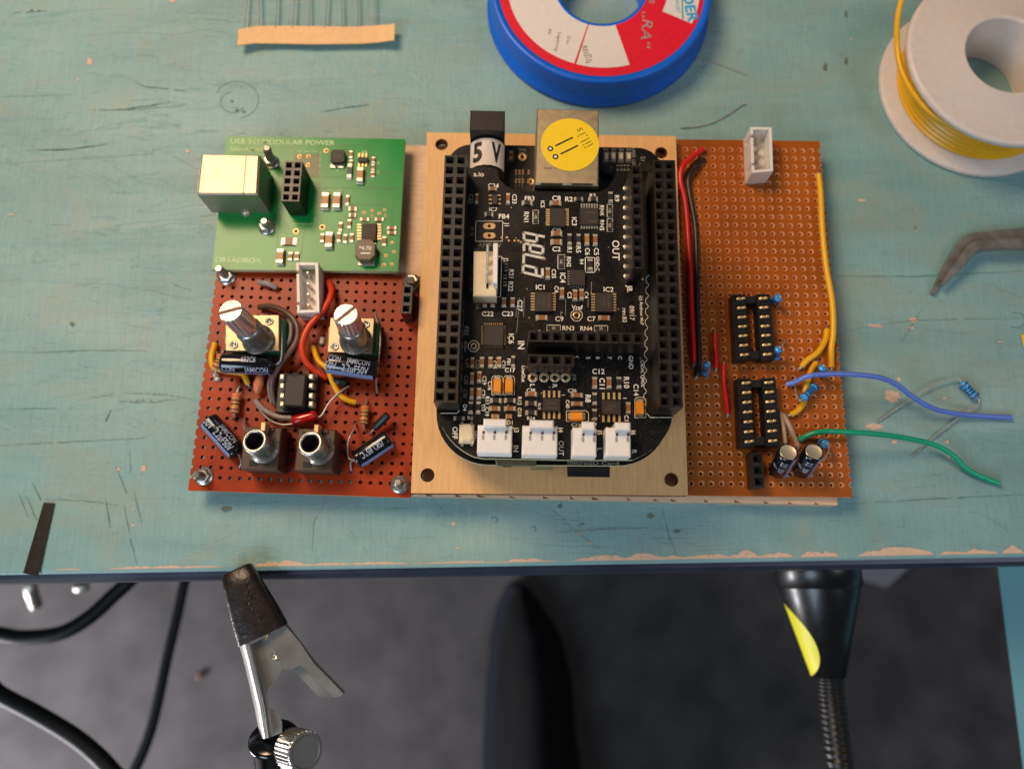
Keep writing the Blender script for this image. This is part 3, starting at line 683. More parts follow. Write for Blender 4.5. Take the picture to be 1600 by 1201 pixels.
def jack(x0, y0, x1, y1, tb, tt, ct, zt=15.5):
    mb = MB(); cx, cy = (x0+x1)/2, (y0+y1)/2; mb.pbox(cx, cy, x1-x0, y1-y0, ZB+.1, zt, LR_, .25)
    su, sv = mmpx(cx, cy, zt)
    mb.pbox(cx-12, cy+(y1-y0)*.36, 14, 10, zt-.2, zt+.03, LR_, 0, 1)
    mb.pbox(cx, y0+3, 40, 6, zt-.2, zt+.5, LR_, .15)
    o = mb.build('audio_jack', ['jack', 'well'], left)
    a = at(*tb, zt-.3); t = at(*tt, zt+6.2); ax = t-a; L = ax.length
    m2 = MB(); pr = [(3.8, 0), (3.8, .9), (3.0, 1.0)]
    for i in range(6): pr += [(3.05, 1.1+i*.62), (2.75, 1.4+i*.62)]
    pr += [(3.05, L-.3), (2.9, L), (2.2, L), (2.1, L-.3)]
    m2.lathe(a, ax, pr, 32, cap=(False, False)); m2.build('threaded_collar', 'steel', o)
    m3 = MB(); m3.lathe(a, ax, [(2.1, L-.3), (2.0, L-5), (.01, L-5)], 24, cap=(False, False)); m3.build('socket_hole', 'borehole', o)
    c = MB(); c.pbox(ct[0], ct[1], 8, 15, zt, zt+3.2, LR_, .2); c.build('contact', 'copper', o)
    return o
jack(379, 667, 437, 733, (414, 701), (397, 688), (411, 666)); jack(463, 670, 522, 735, (500, 703), (484, 692), (494, 670))
# DIP-8 chip in its socket
mb = MB(); mb.pbox(464, 614, 62, 62, ZB+.2, 10.4, LR_, .2); so = mb.build('chip_socket', 'black', left)
mb = MB(); mb.pbox(460, 609, 32, 50, 11.0, 14.6, LR_, .3); mb.disc(at(460, 586, 14.62), .7, n=14, m=1); dc = mb.build('chip', ['epoxy', 'well'], left)
for y in (588, 602, 617.5, 630.5):
    for x in (440.5, 485.5):
        c = MB(); c.pbox(x, y, 7.5, 8.5, 10.2, 13.0, LR_, .25); c.build('pin', 'pad', dc)
jst(left, [at(462.5, 410, 13.2), at(497, 410, 13.2), at(499, 487.5, 13.2), at(464, 489, 13.2)], ZB, 13.2, 4)
header(left, 'socket_strip', at(636.5, 453, 14.5), (math.cos(LR_), math.sin(LR_)), (math.sin(LR_), -math.cos(LR_)), 1, 3, 14.5, ZB+.05)
wire(left, [(405, 480), (425, 479), (450, 490), (464, 508), (464, 530), (452, 551), (438, 570), (427, 590), (425, 610), (430, 632)], [8, 10, 11.5, 12, 12, 12, 11.5, 11, 9.5, 8], .75, 'wbrown')
wire(left, [(446, 490), (454, 505), (453, 530), (440, 553), (428, 578), (421, 602), (425, 628)], [8, 9.5, 10, 10, 9.5, 9, 7.8], .6, 'wgrey')
wire(left, [(514, 440), (518, 458), (506, 484), (483, 510), (472, 537), (476, 562), (492, 580), (510, 590)], [8, 10, 11, 11.5, 11.5, 11, 10, 8.2], .85, 'wredor')
wire(left, [(489, 542), (498, 564), (512, 576), (520, 597), (531, 617), (545, 626), (556, 629)], [8, 9.5, 10, 10, 9, 8.4, 8], .75, 'wyel', bare=1)
wire(left, [(336, 537), (331, 557), (334, 573), (352, 579), (378, 583), (384, 592), (388, 600)], [8, 9, 9, 8.5, 8.5, 8.3, 7.8], .8, 'wyel', bare=1)
wire(left, [(400, 626), (413, 640), (435, 651), (456, 653)], [8, 9.5, 10.5, 10.5], .7, 'wgrey')
wire(left, [(405, 441), (418, 443), (432, 449)], [8, 8.6, 8], .8, 'wblue').active_material = M['wgrey']
for pts, zz in (([(402, 635), (420, 655), (440, 663), (458, 662)], [7.3, 9, 10, 10.3]), ([(545, 603), (530, 613), (515, 628), (503, 648), (497, 652)], [9, 10, 10.5, 10.8, 10.6]), ([(383, 656), (381, 664), (384, 674)], [7.2, 11, 14]), ([(350, 527), (364, 532), (378, 533)], [9, 11, 12])):
    mb = MB(); mb.tube(P3(pts, zz), .26, 8); mb.build('lead', 'lead', left)
mb = MB(); a, b = at(456, 658, 10.8), at(495, 648, 11); mb.lathe(a, b-a, [(.7, 0), (1.15, .3), (1.35, 1), (1.35, 5.5), (1.1, 6.3), (.5, 6.5)], 20); mb.build('red_capacitor', 'redgloss', left)
bb = [(.16, 2), (.4, 3), (.58, 3), (.85, 3)]
a, b = at(370, 614, 9), at(366, 645, 9); resistor(left, a, b, 1.2, 'resbody', bb, [at(374, 604, 8.6), at(375, 601, 7)], [at(365, 652, 8.5), at(365, 655, 7)])
a, b = at(571, 634, 9.2), at(568, 662, 9.2); resistor(left, a, b, 1.2, 'resbody', bb, [at(573, 628, 8.6), at(573, 624, 7)], [at(569, 669, 8.4), at(570, 674, 7)])
a, b = at(347, 553, 10.5), at(338, 576, 9.5); resistor(left, a, b, 1.2, 'resbody', bb, [at(349, 548, 11)], [at(337, 585, 8.5), at(338, 591, 7)])
mb = MB(); a, b = at(606, 648, 11), at(584, 670, 9.5); mb.cyl(a, b, 1.05, 1.05, 16, ch=.3); mb.tube([b, at(581, 674, 9), at(578, 678, 7)], .25, 8, 1); mb.build('diode', ['wblack', 'lead'], left)
mb = MB(); mb.lathe(at(404, 600, 9.5), (.2, 1, .3), [(.3, -2.6), (1.0, -1.8), (1.3, 0), (1.0, 1.8), (.3, 2.6)], 16); mb.build('ceramic_capacitor', 'salmon', left)
mb = MB(); mb.lathe(at(530, 596, 9.6), (1, -.1, 0), [(.4, -2), (1.1, -1.8), (1.1, 1.8), (.4, 2)], 16); mb.build('diode', 'wblack', left)
for x, y in ((338, 586), (340, 592), (504, 530), (503, 535), (336, 577)): mb = MB(); mb.blob(at(x, y, 7.1), 1.0, .8, 1.0); mb.build('solder_joint', 'solder', left)
# ------------------------------------------------------------------ green USB power board
GZ = 10.0; q = [at(355, 212.5, GZ), at(633, 217.5, GZ), at(622, 424, GZ), at(331, 421, GZ)]
GR = math.atan2(*reversed((q[1]-q[0]).xy))
green = empty('power_board', V((q[0]+q[2])/2, 0), GR, 'green circuit board with a square USB socket and white lettering', 'circuit board')
B = MB(); B.plate([p for p in reversed(q)], [], GZ-1.6, GZ, 0, 1); BM = ['greenpcb', 'fr4']
def g(x, y): return (280+x/4, 180+y/4)
mb = MB()
def T(t, x, y, h, w=None, ang=0, m=0): X, Y = g(x, y); mb.text(t, X, Y, h/4, GZ+.03, ang, m, w/4 if w else None, GR, .008)
T('USB TO MODULAR POWER', 648, 168, 30, 650); T('500mA MAX', 425, 213, 24, 215); T('DREADBOX', 372, 905, 30, 288)
T('IC3', 1158, 228, 14, None); T('C5', 928, 470, 14); T('C7', 1000, 470, 14); T('L1', 985, 348, 12); T('R4', 1245, 300, 12, None, -90); T('C2', 1245, 355, 12, None, -90)
for p in ([(685, 225), (880, 228)], [(880, 228), (878, 380)]):
    (x0, y0), (x1, y1) = p
    for i in range(4):
        t0, t1 = i/4, i/4+.15; mb.line([at(*g(x0+(x1-x0)*t, y0+(y1-y0)*t), GZ+.03) for t in (t0, t1)], .14)
mb.line([at(*g(x, y), GZ+.03) for x, y in ((630, 600), (690, 680), (845, 680), (850, 640))], .12)
B.join(mb, len(BM)); BM += ['silkgreen']
mb = MB()
for pl in ([(878, 250), (878, 188), (1198, 190), (1196, 330)], [(805, 385), (1060, 388)], [(870, 455), (1390, 460)], [(1255, 360), (1398, 362)], [(860, 548), (1290, 562), (1330, 605), (1330, 700)], [(640, 600), (620, 700), (608, 900)], [(790, 690), (770, 780), (765, 900)],
           [(1040, 640), (1110, 650)], [(1000, 690), (1100, 740)], [(1080, 555), (1130, 600)]):
    mb.line([at(*g(x, y), GZ+.02) for x, y in pl], .16)
mb.poly([at(*g(x, y), GZ+.015) for x, y in ((720, 388), (875, 390), (880, 240), (720, 240))], 1)
B.join(mb, len(BM)); BM += ['greentrace', 'greendark']
mb = MB()
for x, y, r in ((920, 222, 20), (752, 258, 17), (808, 258, 17), (805, 312, 17), (895, 700, 24), (730, 725, 24), (1158, 610, 14), (1207, 597, 12), (1207, 630, 12), (1253, 615, 13), (1283, 593, 11), (1290, 627, 11), (1330, 797, 13), (1343, 855, 13), (1293, 877, 13), (1280, 937, 14), (1330, 932, 13)):
    c = at(*g(x, y), GZ); rr = r/4/6.5; mb.lathe(c, (0, 0, 1), [(rr, .02), (rr*.95, .06), (rr*.5, .06), (rr*.45, .02)], 16, 0, cap=(False, False)); mb.disc(c+Vector((0, 0, .03)), rr*.48, n=14, m=1)
B.join(mb, len(BM)); BM += ['copper', 'well']; B.build('board', BM, green)
G = lambda x, y, w, h, kind='tan', name='capacitor', ht=.8: smd(green, *g(x, y), w/4, h/4, GZ, GR, kind, name, ht)
for a in ((1135, 385, 40, 95), (918, 545, 44, 100), (990, 545, 44, 100), (942, 790, 44, 100), (638, 892, 42, 95)): G(*a, ht=1.5)
for a in ((1215, 285, 24, 40), (1213, 330, 24, 45), (1210, 375, 28, 35), (1053, 535, 24, 70), (1075, 250, 24, 50), (1075, 305, 24, 45), (1010, 700, 24, 60), (1000, 765, 24, 65), (1040, 775, 24, 60), (1080, 770, 24, 60), (897, 770, 24, 60), (697, 885, 28, 55), (738, 885, 28, 55), (1065, 682, 24, 60), (1283, 790, 26, 65)): G(*a, 'ceram', 'capacitor', .5)
for a in ((1330, 708, 60, 22), (1330, 738, 60, 22), (1160, 655, 60, 22), (1252, 655, 60, 22), (1085, 590, 55, 28), (1085, 628, 50, 26)): G(*a, 'ceram', 'resistor', .45)
G(1068, 355, 30, 95, 'resblk', 'diode', .8); G(690, 793, 100, 44, 'ceram', 'resistor', .6)
o = chip_body(green, *g(1148, 275), 15, 7, GZ, 1.1, GR, 'small_chip'); leads(o, [g(x, y) for x in (1124, 1146, 1168) for y in (252, 306)], 3.5, 8, GZ, GR, False)
o = chip_body(green, *g(1187, 730), 22, 27, GZ, 1.1, GR, 'controller_chip'); leads(o, [g(x, y) for x in (1125, 1250) for y in rows(685, 772, 6)], 3, 7, GZ, GR, True)
def octo(x, y, w, h, z0, z1, cut, mats, name, txt):
    c = at(*g(x, y), z1); su, sv = mmpx(*g(x, y), z1); a_, b_ = w/8*su, h/8*sv; k = cut
    sh = [(-a_+k, -b_), (a_-k, -b_), (a_, -b_+k), (a_, b_-k), (a_-k, b_), (-a_+k, b_), (-a_, b_-k), (-a_, -b_+k)]
    m_ = MB(); R = lambda s_, z: [Vector((c.x+p[0]*s_, c.y+p[1]*s_, z)) for p in sh]
    m_.loft([R(.86, z0), R(.86, z0+.8), R(1, z0+1.0), R(1, z1-.25), R(.94, z1)], 0)
    m_.box(c, a_*1.7, b_*2.2, z0+.01, z0+.35, GR, .05, 1)
    for t, dx, dy, hh in txt: m_.text(t, g(x, y)[0]+dx, g(x, y)[1]+dy, hh, z1+.03, 0, 2, rot=GR, bold=.012)
    if name == 'inductor': m_.line([at(g(x, y)[0]-6, g(x, y)[1]+6, z1+.03), at(g(x, y)[0]+7, g(x, y)[1]+6, z1+.03)], .35, 2)
    m_.build(name, mats, green)
octo(1162, 838, 125, 130, GZ, GZ+3.4, 1.2, ['induct', 'pad', 'silk'], 'inductor', [('*4.70', 0, -2, 6)])
octo(990, 255, 90, 82, GZ, GZ+1.8, .6, ['epoxy', 'pad', 'chipmark'], 'small_inductor', [('SX', 0, 0, 7)])
for x in (962, 1010): mb = MB(); mb.pbox(*g(x, 318), 9, 5.5, GZ+.01, GZ+.5, GR, .1); mb.build('solder_joint', 'solder', green)
bolt(green, 424.5, 254, 416.5, 231, GZ, 7, 2.1); bolt(green, 417.5, 356, 412, 345, GZ, 4, 2.1)
# square USB socket: shell with folded seam, flared mouth to the left
zt = GZ+10.9; qs = [at(314.5, 240, zt), at(406, 242, zt), at(402.5, 303.5, zt), at(307.5, 303, zt)]
mb = MB(); mb.quad(qs, GZ+.1, .45)
uo = mb.build('usb_socket', 'usb', green)
mb = MB(); a, b = at(385, 242.5, zt+.02), at(380, 303, zt+.02); mb.line([a, b], .22); a2 = V(b, GZ+1)+Vector((0, -.06, 0)); mb.add([b+Vector((-.1, -.05, 0)), b+Vector((.1, -.05, 0)), a2+Vector((.1, 0, 0)), a2-Vector((.1, 0, 0))], [(0, 1, 2, 3)]); mb.build('seam', 'bandbr', uo)
mb = MB(); mx = (qs[0]+qs[3])/2; mb.box(V(mx, 0)+Vector((-.15, 0, 0)), .5, (qs[0]-qs[3]).length-2.2, GZ+1.2, zt-1.2, GR); mb.build('socket_mouth', 'white', uo)
mb = MB(); mb.blob(at(385, 333, GZ), 1.3, 1.1, 1.2); mb.build('mounting_tab', 'solder', uo)
header(green, 'socket_strip', at(451.5, 258, GZ+8.5), (math.cos(GR), math.sin(GR)), (math.sin(GR+.0), -math.cos(GR)), 2, 5, GZ+8.5, GZ+.05, P=2.3)
# ------------------------------------------------------------------ plywood carrier
PZ = 10.0; qp = [at(667, 207, PZ), at(1056, 213, PZ), at(1075, 774, PZ), at(642, 770, PZ)]; PR = math.atan2(*reversed((qp[1]-qp[0]).xy))
def circ(c, r, n=28): return [c+Vector((r*math.cos(2*math.pi*i/n), r*math.sin(2*math.pi*i/n), 0)) for i in range(n)]
hl = [at(690, 226, PZ), at(1033, 239, PZ), at(668, 742, PZ), at(1049, 749, PZ)]
mb = MB(); mb.plate(list(reversed(qp)), [circ(h_, 1.75) for h_ in hl], 7.05, PZ, 0, 1)
pl = mono('plywood_plate', 'rectangular birch plywood plate with burnt edges and corner holes, under the stacked black boards', 'plywood plate', mb, ['ply', 'plyburn'])
# ------------------------------------------------------------------ lower black board (single-board computer)
BZ = 20.6
def rnd(pts, cuts):
    """round polygon corners (world xy), cuts = radius list"""
    out = []; n = len(pts)
    for i, p in enumerate(pts):
        a, b = pts[i-1], pts[(i+1) % n]; r = cuts[i]
        if r <= 0: out.append(V(p, 0)); continue
        u = (a-p).xy.normalized(); w = (b-p).xy.normalized()
        p2 = p.xy; s0 = p2+u*r; e0 = p2+w*r; c = p2+(u+w)*r
        for k in range(11):
            t = math.pi/2*k/10; out.append(Vector(((c+(s0-c)*math.cos(t)+(e0-c)*math.sin(t)).x, (c+(s0-c)*math.cos(t)+(e0-c)*math.sin(t)).y, 0)))
    return out
ux, uy = Vector((math.cos(BR_), math.sin(BR_), 0)), Vector((math.sin(BR_), -math.cos(BR_), 0))
hx0 = Vector((-13.05, 92.57, 0))                       # first hole of the left strip (world)
ctr = hx0+ux*25.4+uy*27.9
sbc = empty('single_board_computer', V(ctr, 0), BR_, 'lower black computer board with metal network jack, yellow sticker and 5 V power jack', 'circuit board')
tL = at(697, 226, BZ); tR = at(1026, 233, BZ); bY = at(889, 727.5, BZ)
c1 = hx0-ux*2.6; c2 = hx0+ux*(50.8+2.6)
def onY(c, yref): k = (yref.y-c.y)/uy.y; return c+uy*k
pts = [onY(c1, at(790, 225.5, BZ)), onY(c2, at(965, 231.5, BZ)), onY(c2, at(1000, 728, BZ)), onY(c1, at(769, 725, BZ))]
out = rnd(pts, [6.3, 6.3, 12.7, 12.7])
B = MB(); B.plate(list(reversed(out)), [], BZ-1.6, BZ, 0, 1); BM = ['blackpcb', 'fr4']
for i, p in enumerate(pts):   # spacers
    s_ = ctr+(p-ctr)*.66; mb = MB(); mb.cyl(V(s_, PZ), V(s_, BZ-1.6), 2.5, 2.5, 6, sm=False); mb.build('spacer', 'steel', sbc)
# network jack
zt = 34.0; qr = [at(839, 169, zt), at(936, 172, zt), at(935, 289.5, zt), at(835.5, 287.5, zt)]
mb = MB(); mb.quad(qr, BZ+.05, .35); 
nj = mb.build('network_jack', 'rj', sbc)
for x0, x1 in ((845, 878.5), (893, 926)): mb = MB(); mb.quad([at(x0, 286.3, zt+.1), at(x1, 286.9, zt+.1), at(x1, 289.2, zt+.1), at(x0, 288.6, zt+.1)], zt-.1, 0); mb.build('latch_slot', 'black', nj)
mb = MB(); mb.text('WURTH', 861, 262.5, 4, zt+.02, 180, 0); mb.build('embossed_print', 'chipmark', nj)
mb = MB(); mb.quad([V(p, zt-1)+Vector((0, -.04, 0)) for p in (qr[3], qr[2])]+[V(p, zt-1)+Vector((0, -.4, 0)) for p in (qr[2], qr[3])], BZ+.1, 0); mb.build('plastic_base', 'black', nj)
sc_ = at(890.5, 226, zt+.04); r_ = 45.5*mmpx(890, 226, zt)[0]
mb = MB(); mb.lathe(sc_, (0, 0, 1), [(r_, 0), (r_, .06)], 56, 0, False)
ZS = zt+.13; s8 = lambda x, y: (825+x/8.575, 160+y/8.575)
for x, y in ((299, 620), (368, 728)): c = at(*s8(x, y), ZS); mb.disc(c, .72, .36, 22, 1); mb.disc(c, .36, 0, 18, 3)
for a, b in (((375, 580), (590, 475)), ((447, 688), (660, 582))): mb.line([at(*s8(*a), ZS), at(*s8(*b), ZS)], .42, 1)
def st(t, x, y, h): mb.text(t, *s8(x, y), h/8.575, ZS, 180+64+0, 2-1, bold=.01)
mb.text('S', *s8(697, 365), 8.8, ZS, -66, 1, bold=.0)
for a, b in (((690, 440), (765, 405)), ((705, 538), (818, 480)), ((770, 560), (845, 517)), ((797, 595), (868, 552))): mb.line([at(*s8(*a), ZS), at(*s8(*b), ZS)], .17, 1)
for x, y in ((668, 455), (787, 442), (743, 573), (767, 605)): mb.disc(at(*s8(x, y), ZS), .17, 0, 12, 1)
stk = mb.build('round_sticker', ['sticker', 'ink', 'ink', 'paper'], nj)
# power jack: square front, round barrel wrapped with a paper label
zj = BZ+11.2; p0 = at(735, 172, zj); p1 = at(789, 173, zj); cx = (735+789)/2
wj = (p1-p0).length; c_ = (p0+p1)/2+uy*1.9
mb = MB(); mb.box(c_+uy*1.0, wj, 5.8, BZ+.1, zj, BR_, .25)
cj = c_+uy*3.9; R_ = wj/2*.985; axz = BZ+.4+R_
bk_ = V(cj, axz); en = bk_+uy*(13.2)
mb.lathe(bk_, uy, [(R_*.99, 0), (R_*.99, 8.2), (R_*1.03, 8.4), (R_*1.0, 10.4), (R_*.72, 10.8), (R_*.6, 10.0), (.1, 10.0)], 40)
mb.box(cj+uy*5, wj*.95, 9.6, BZ+.1, axz-1, BR_)
pj_ = mb.build('power_jack', 'black', sbc)
mb = MB(); n = 32; A0, A1 = math.radians(-8), math.radians(188)
def bar(a_, t, rad): return V(cj, axz)+uy*t+ux*rad*math.cos(a_)+Vector((0, 0, rad*math.sin(a_)))
vs = []
for j in range(2): vs += [bar(A0+(A1-A0)*i/n, (.5, 7.9)[j]+(.05*math.sin(i*1.7) if j else 0), R_+.1) for i in range(n+1)]
mb.add(vs, [(i+1, i, n+1+i, n+2+i) for i in range(n)], 0, True)
for ch_, an in (('5', 123), ('V', 57)):
    gv, gf, W_, Hc = sliced(ch_, .04, .06); k = 5.0/Hc; kx = 2.7/W_
    mb.add([bar(math.radians(an)-(vx-W_/2)*kx/R_, 4.1-(vy-Hc/2)*k, R_+.16) for vx, vy in gv], gf, 1)
mb.build('paper_label', ['paper', 'ink'], pj_)
# small things on the lower board
mb = MB(); Z = BZ+.02
mb.text('TP4', 816, 234.6, 4.6, Z, 0, 0, rot=BR_); mb.text('S1', 1004.5, 248, 7, Z, -90, 0, rot=BR_); mb.text('USER LED', 990.5, 246, 5, Z, -90, 0, w=30, rot=BR_); mb.text('microSD Card', 927, 722.8, 6, Z, 0, 0, w=80, rot=BR_, bold=.01)
for x0, x1, y0, y1 in ((793, 803, 235, 252), (942.5, 951, 238, 254), (954, 962, 238, 254), (966, 974, 238, 254), (978, 986.5, 238, 254)): mb.line([at(x, y, Z) for x, y in ((x0, y0), (x1, y0), (x1, y1), (x0, y1))], .1, closed=True)
for x in (806, 811, 816): mb.line([at(x, y, Z) for y in (264, 292)], .08)
for i, t in enumerate(('D2', 'D3', 'D4', 'D5')): mb.text(t, 947+i*12, 234, 3.6, Z, 0, 0, rot=BR_)
B.join(mb, len(BM)); BM += ['silkdim']
mb = MB()
for x, y, r in ((816, 245, 1.25), (829.5, 284, 1.0)): c = at(x, y, BZ); mb.lathe(c, (0, 0, 1), [(r, .02), (r, .08), (r*.45, .08), (r*.4, .02)], 24, cap=(False, False)); mb.disc(c+Vector((0, 0, .03)), r*.42, m=1)
B.join(mb, len(BM)); BM += ['copper', 'well']; B.build('board', BM, sbc)
for x in (947, 958, 970, 982): smd(sbc, x, 246, 6, 12, BZ, BR_, 'cream', 'led')
for i in range(4):
    for j in range(2): smd(sbc, 806+i*5.5 if i < 3 else 826, 270+j*14, 3.6, 7, BZ, BR_, 'ceram', 'capacitor', .45)
smd(sbc, 798, 244, 6, 12, BZ, BR_, 'ceram')
for i in range(4): smd(sbc, 965+i*5.5, 263, 3.4, 9, BZ, BR_, 'resblk', 'resistor', .45)
for x, y in ((949, 266), (1007, 263)):
    mb = MB(); mb.pbox(x, y, 15, 17, BZ+.05, BZ+1.6, BR_, .15, 0); mb.lathe(at(x, y, BZ+1.6), (0, 0, 1), [(1.5, 0), (1.5, .5), (1.3, .7)], 20, 1); mb.build('push_button', ['rj' if x > 1000 else 'black', 'black'], sbc)
mb = MB(); mb.quad([at(886, 724, BZ-2.6), at(953, 724, BZ-2.6), at(953, 745, BZ-2.6), at(887, 744, BZ-2.6)], BZ-3.4, .1); mb.build('memory_card', 'black', sbc)
mb = MB(); mb.quad([at(774, 719, BZ+2.6), at(838, 719, BZ+2.6), at(838, 727.5, BZ+2.6), at(776, 727, BZ+2.6)], BZ+.1, .2); mb.quad([at(786, 727.2, BZ+2.2), at(799, 727.2, BZ+2.2), at(799, 728, BZ+2.2), at(786, 728, BZ+2.2)], BZ+.6, 0, 1); mb.build('metal_socket', ['rj', 'well'], sbc)
mb = MB(); mb.quad([at(828, 722, BZ-1.7), at(865, 722, BZ-1.7), at(864, 733, BZ-1.7), at(829, 733, BZ-1.7)], BZ-4.2, .15); mb.build('usb_port', 'rj', sbc)
# ------------------------------------------------------------------ upper black board (audio cape)
CZ = 33.2; HZ = 41.7
cape = empty('audio_board', V(ctr+uy*3, 0), BR_, 'upper black audio board with rounded bottom corners, long socket strips and outlined white logo', 'circuit board')
c1 = hx0-ux*2.0; c2 = hx0+ux*(50.8+2.2)
outl = [at(x, y, CZ) for x, y in ((776, 263), (777.5, 272.5), (780.5, 280), (786, 286), (792, 291), (800, 295), (812.5, 298), (870, 299.5), (934.7, 300), (944, 296), (951, 291.5), (957, 284), (961, 275), (963.6, 268.6), (985, 269.5), (1048, 271),
     (1050, 651), (1049, 659.4), (1045, 671), (1039, 681), (1031, 692), (1021, 701), (1010, 708), (999, 714), (988, 718.2), (890, 718.2), (800, 716.5), (756, 716), (741.5, 713.5), (731, 708.5), (722, 703), (712, 695.5), (704, 687), (697, 677.5), (690.6, 666), (686, 655), (682.5, 644), (681, 630), (700, 262))]
B = MB(); B.plate([V(p, 0) for p in outl], [], CZ-1.6, CZ, 0, 1); BM = ['blackpcb', 'fr4']
header(cape, 'socket_strip', hx0, ux, uy, 2, 23, HZ, CZ+.03)
header(cape, 'socket_strip', hx0+ux*48.26, ux, uy, 2, 23, HZ, CZ+.03)
header(cape, 'socket_strip', at(994.5, 266.5, HZ), ux, uy, 1, 10, HZ, CZ+.03)
header(cape, 'socket_strip', at(834.5, 525, HZ-.2), ux, uy, 10, 1, HZ-.2, CZ+.03)
header(cape, 'socket_strip', at(834, 562, HZ-2), ux, uy, 4, 1, HZ-2, CZ+.03)
for c0 in (hx0, hx0+ux*48.26):     # strips between the two boards
    mb = MB(); mb.box(c0+ux*1.27+uy*27.94, 5.0, 58.4, BZ+.02, CZ-1.62, BR_); mb.build('lower_strip', 'black', cape)
ROT = BR_+.006
mb = MB(); Z = CZ+.02
TX = [("a.io", 748, 272, 8, 0), ("C34", 771, 290, 7, 0), ("C33", 804, 311, 7.5, -90), ("FB3", 827.5, 310, 7.5, 0), ("IC5", 848, 319, 6.5, -90), ("C8", 869.5, 309.5, 8, 0), ("R2", 889, 311, 8, 0), ("R3", 926, 305.5, 6.5, 0), ("R9", 964, 310, 8, -90), ("IC7", 771, 327, 6.5, 0),
      ("FB4", 787.5, 338, 8, 0), ("RN1", 822.5, 339, 8, -90), ("IC3", 897.5, 346, 8, -90), ("RN6", 940.5, 329, 7.5, -90), ("RN5", 940.5, 352, 7.5, -90), ("J1", 792, 350.5, 7.5, -90), ("C10", 870, 359, 5.5, 0), ("C2", 869.5, 389, 8, 0), ("R1", 890, 390, 8, -90), ("R5", 904, 390, 8, -90), ("C6", 918, 393, 8, -90), ("C5", 932, 393, 8, -90),
      ("OUT", 962.5, 391, 12, -90), ("C35", 865.5, 427.5, 7, -90), ("RN2", 889, 409, 7, -90), ("R4", 909, 409, 6, -90), ("GND-C", 934, 412, 5.5, -90), ("J2", 790.5, 406, 7.5, -90), ("R21", 799, 427.5, 8, -90), ("R22", 798, 447.5, 8, -90), ("IC4", 879.5, 434, 9, -90), ("IC1", 844, 448.5, 8, 0), ("C4", 869.5, 452, 7, -90), ("C3", 890, 461, 7, -90), ("C4", 916, 461, 7, -90),
      ("IC2", 951, 452, 8, 0), ("J8.", 984, 451, 9, -90), ("09/17", 987.5, 489, 8, -90), ("rev.B2", 976, 492.5, 7, -90), ("(c) Andrew McP", 1002.5, 485, 5.5, -90), (", C4DM, QMUL", 1004, 582, 5.5, -90), ("Vref", 902, 480, 7, 0), ("C9", 874, 498, 8, 0), ("C7", 924, 498, 8, 0), ("RN3", 888, 512.5, 7.5, 0), ("RN4", 916, 513, 7.5, 0), ("C22", 762, 490, 8, 0), ("C23", 793, 490, 8, 0),
      ("C27", 812.5, 477.5, 8.5, -90), ("IC6", 799, 529, 9, -90), ("IN", 814.5, 539, 11, -90), ("4", 902, 557, 6.5, -90), ("5", 919, 559, 6.5, -90), ("6", 934.5, 559, 6.5, -90), ("7", 952.5, 559, 6.5, -90), ("C", 969, 559, 6.5, -90), ("GND", 986, 566, 7.5, -90), ("LineOut", 818, 584, 6, -90), ("L", 832, 602, 8, -90), ("R", 867, 603, 8, -90), ("C17", 797, 578, 7, 0), ("C12", 935, 580, 8.5, 0), ("C11", 941, 599, 9, -90),
      ("R10", 979, 597.5, 9, -90), ("C14", 994, 609, 8.5, -90), ("C29", 757, 594, 6.5, -90), ("C16", 765.5, 602.5, 6.5, -90), ("C31", 755, 615, 6.5, -90), ("R11", 761.5, 625, 6.5, -90), ("D3", 755, 637, 6.5, -90), ("C19", 761, 643, 6.5, -90), ("R12", 812, 626, 6.5, -90), ("C18", 812, 643.6, 6.5, -90), ("C38", 829.6, 609.5, 6, 0), ("R14", 829.6, 653, 6, 0), ("R13", 843, 634.6, 5, -90), ("1", 880, 617, 5, -90),
      ("R6", 735, 653, 6.5, 0), ("D4", 726.5, 637, 6.5, -90), ("D1", 796.5, 660, 6.5, 0), ("J3", 807, 671, 8, -90), ("IN", 806, 700.7, 8.5, -90), ("J4", 876, 671, 8, -90), ("OUT", 877, 700, 8.5, -90), ("OFF", 711, 676, 8.5, -90), ("SW1", 743, 678.6, 5, -90), ("C36", 894, 610, 6, 0), ("R8", 919, 622.5, 9, -90), ("C40", 887, 631, 6, -90), ("C39", 899.6, 663.5, 6, 0), ("7", 931, 663.5, 6, 0),
      ("J5", 937, 675, 8, -90), ("L", 937, 702, 8, -90), ("C1", 979, 653, 7, -90), ("1", 976.6, 622, 6, -90), ("J6", 989.4, 675, 8, -90), ("R", 991, 705.5, 8, -90), ("C21", 787, 569, 6, -90), ("FB1", 795, 565, 6, -90), ("C25", 773, 569.5, 6, -90)]
DIM = [("C32", 736, 311, 7.5, -90), ("5V  G", 738, 361, 4.5, -90), ("AMP-5V", 765, 383, 7.5, 0), ("3.3 SCL SDA GND", 736, 434, 4.5, -90), ("C26", 747.5, 475, 8, -90), ("FB2", 729, 517, 7.5, -90), ("MicBias", 727.5, 541, 4.5, -90), ("C24", 731, 567, 6.5, -90), ("C20", 746, 569, 6.5, -90), ("C28", 729, 593, 6.5, -90), ("C30", 727, 615, 6.5, -90), ("I2C", 745, 391, 5, 0), ("J10", 897.5, 589, 6, -90)]
for t, x, y, h, an in TX: mb.text(t, x, y, h*.92, Z, an, 0, rot=BR_*.5, bold=.014)
for t, x, y, h, an in DIM: mb.text(t, x, y, h*.92, Z, an, 1, rot=BR_*.5, bold=.004)
def ln(pts, w=.12, m=0, closed=False): mb.line([at(x, y, Z) for x, y in pts], w, m, closed)
ln([(743.5, 345.5), (785.5, 345.5), (785, 377), (743, 377)], .13, 0, True)
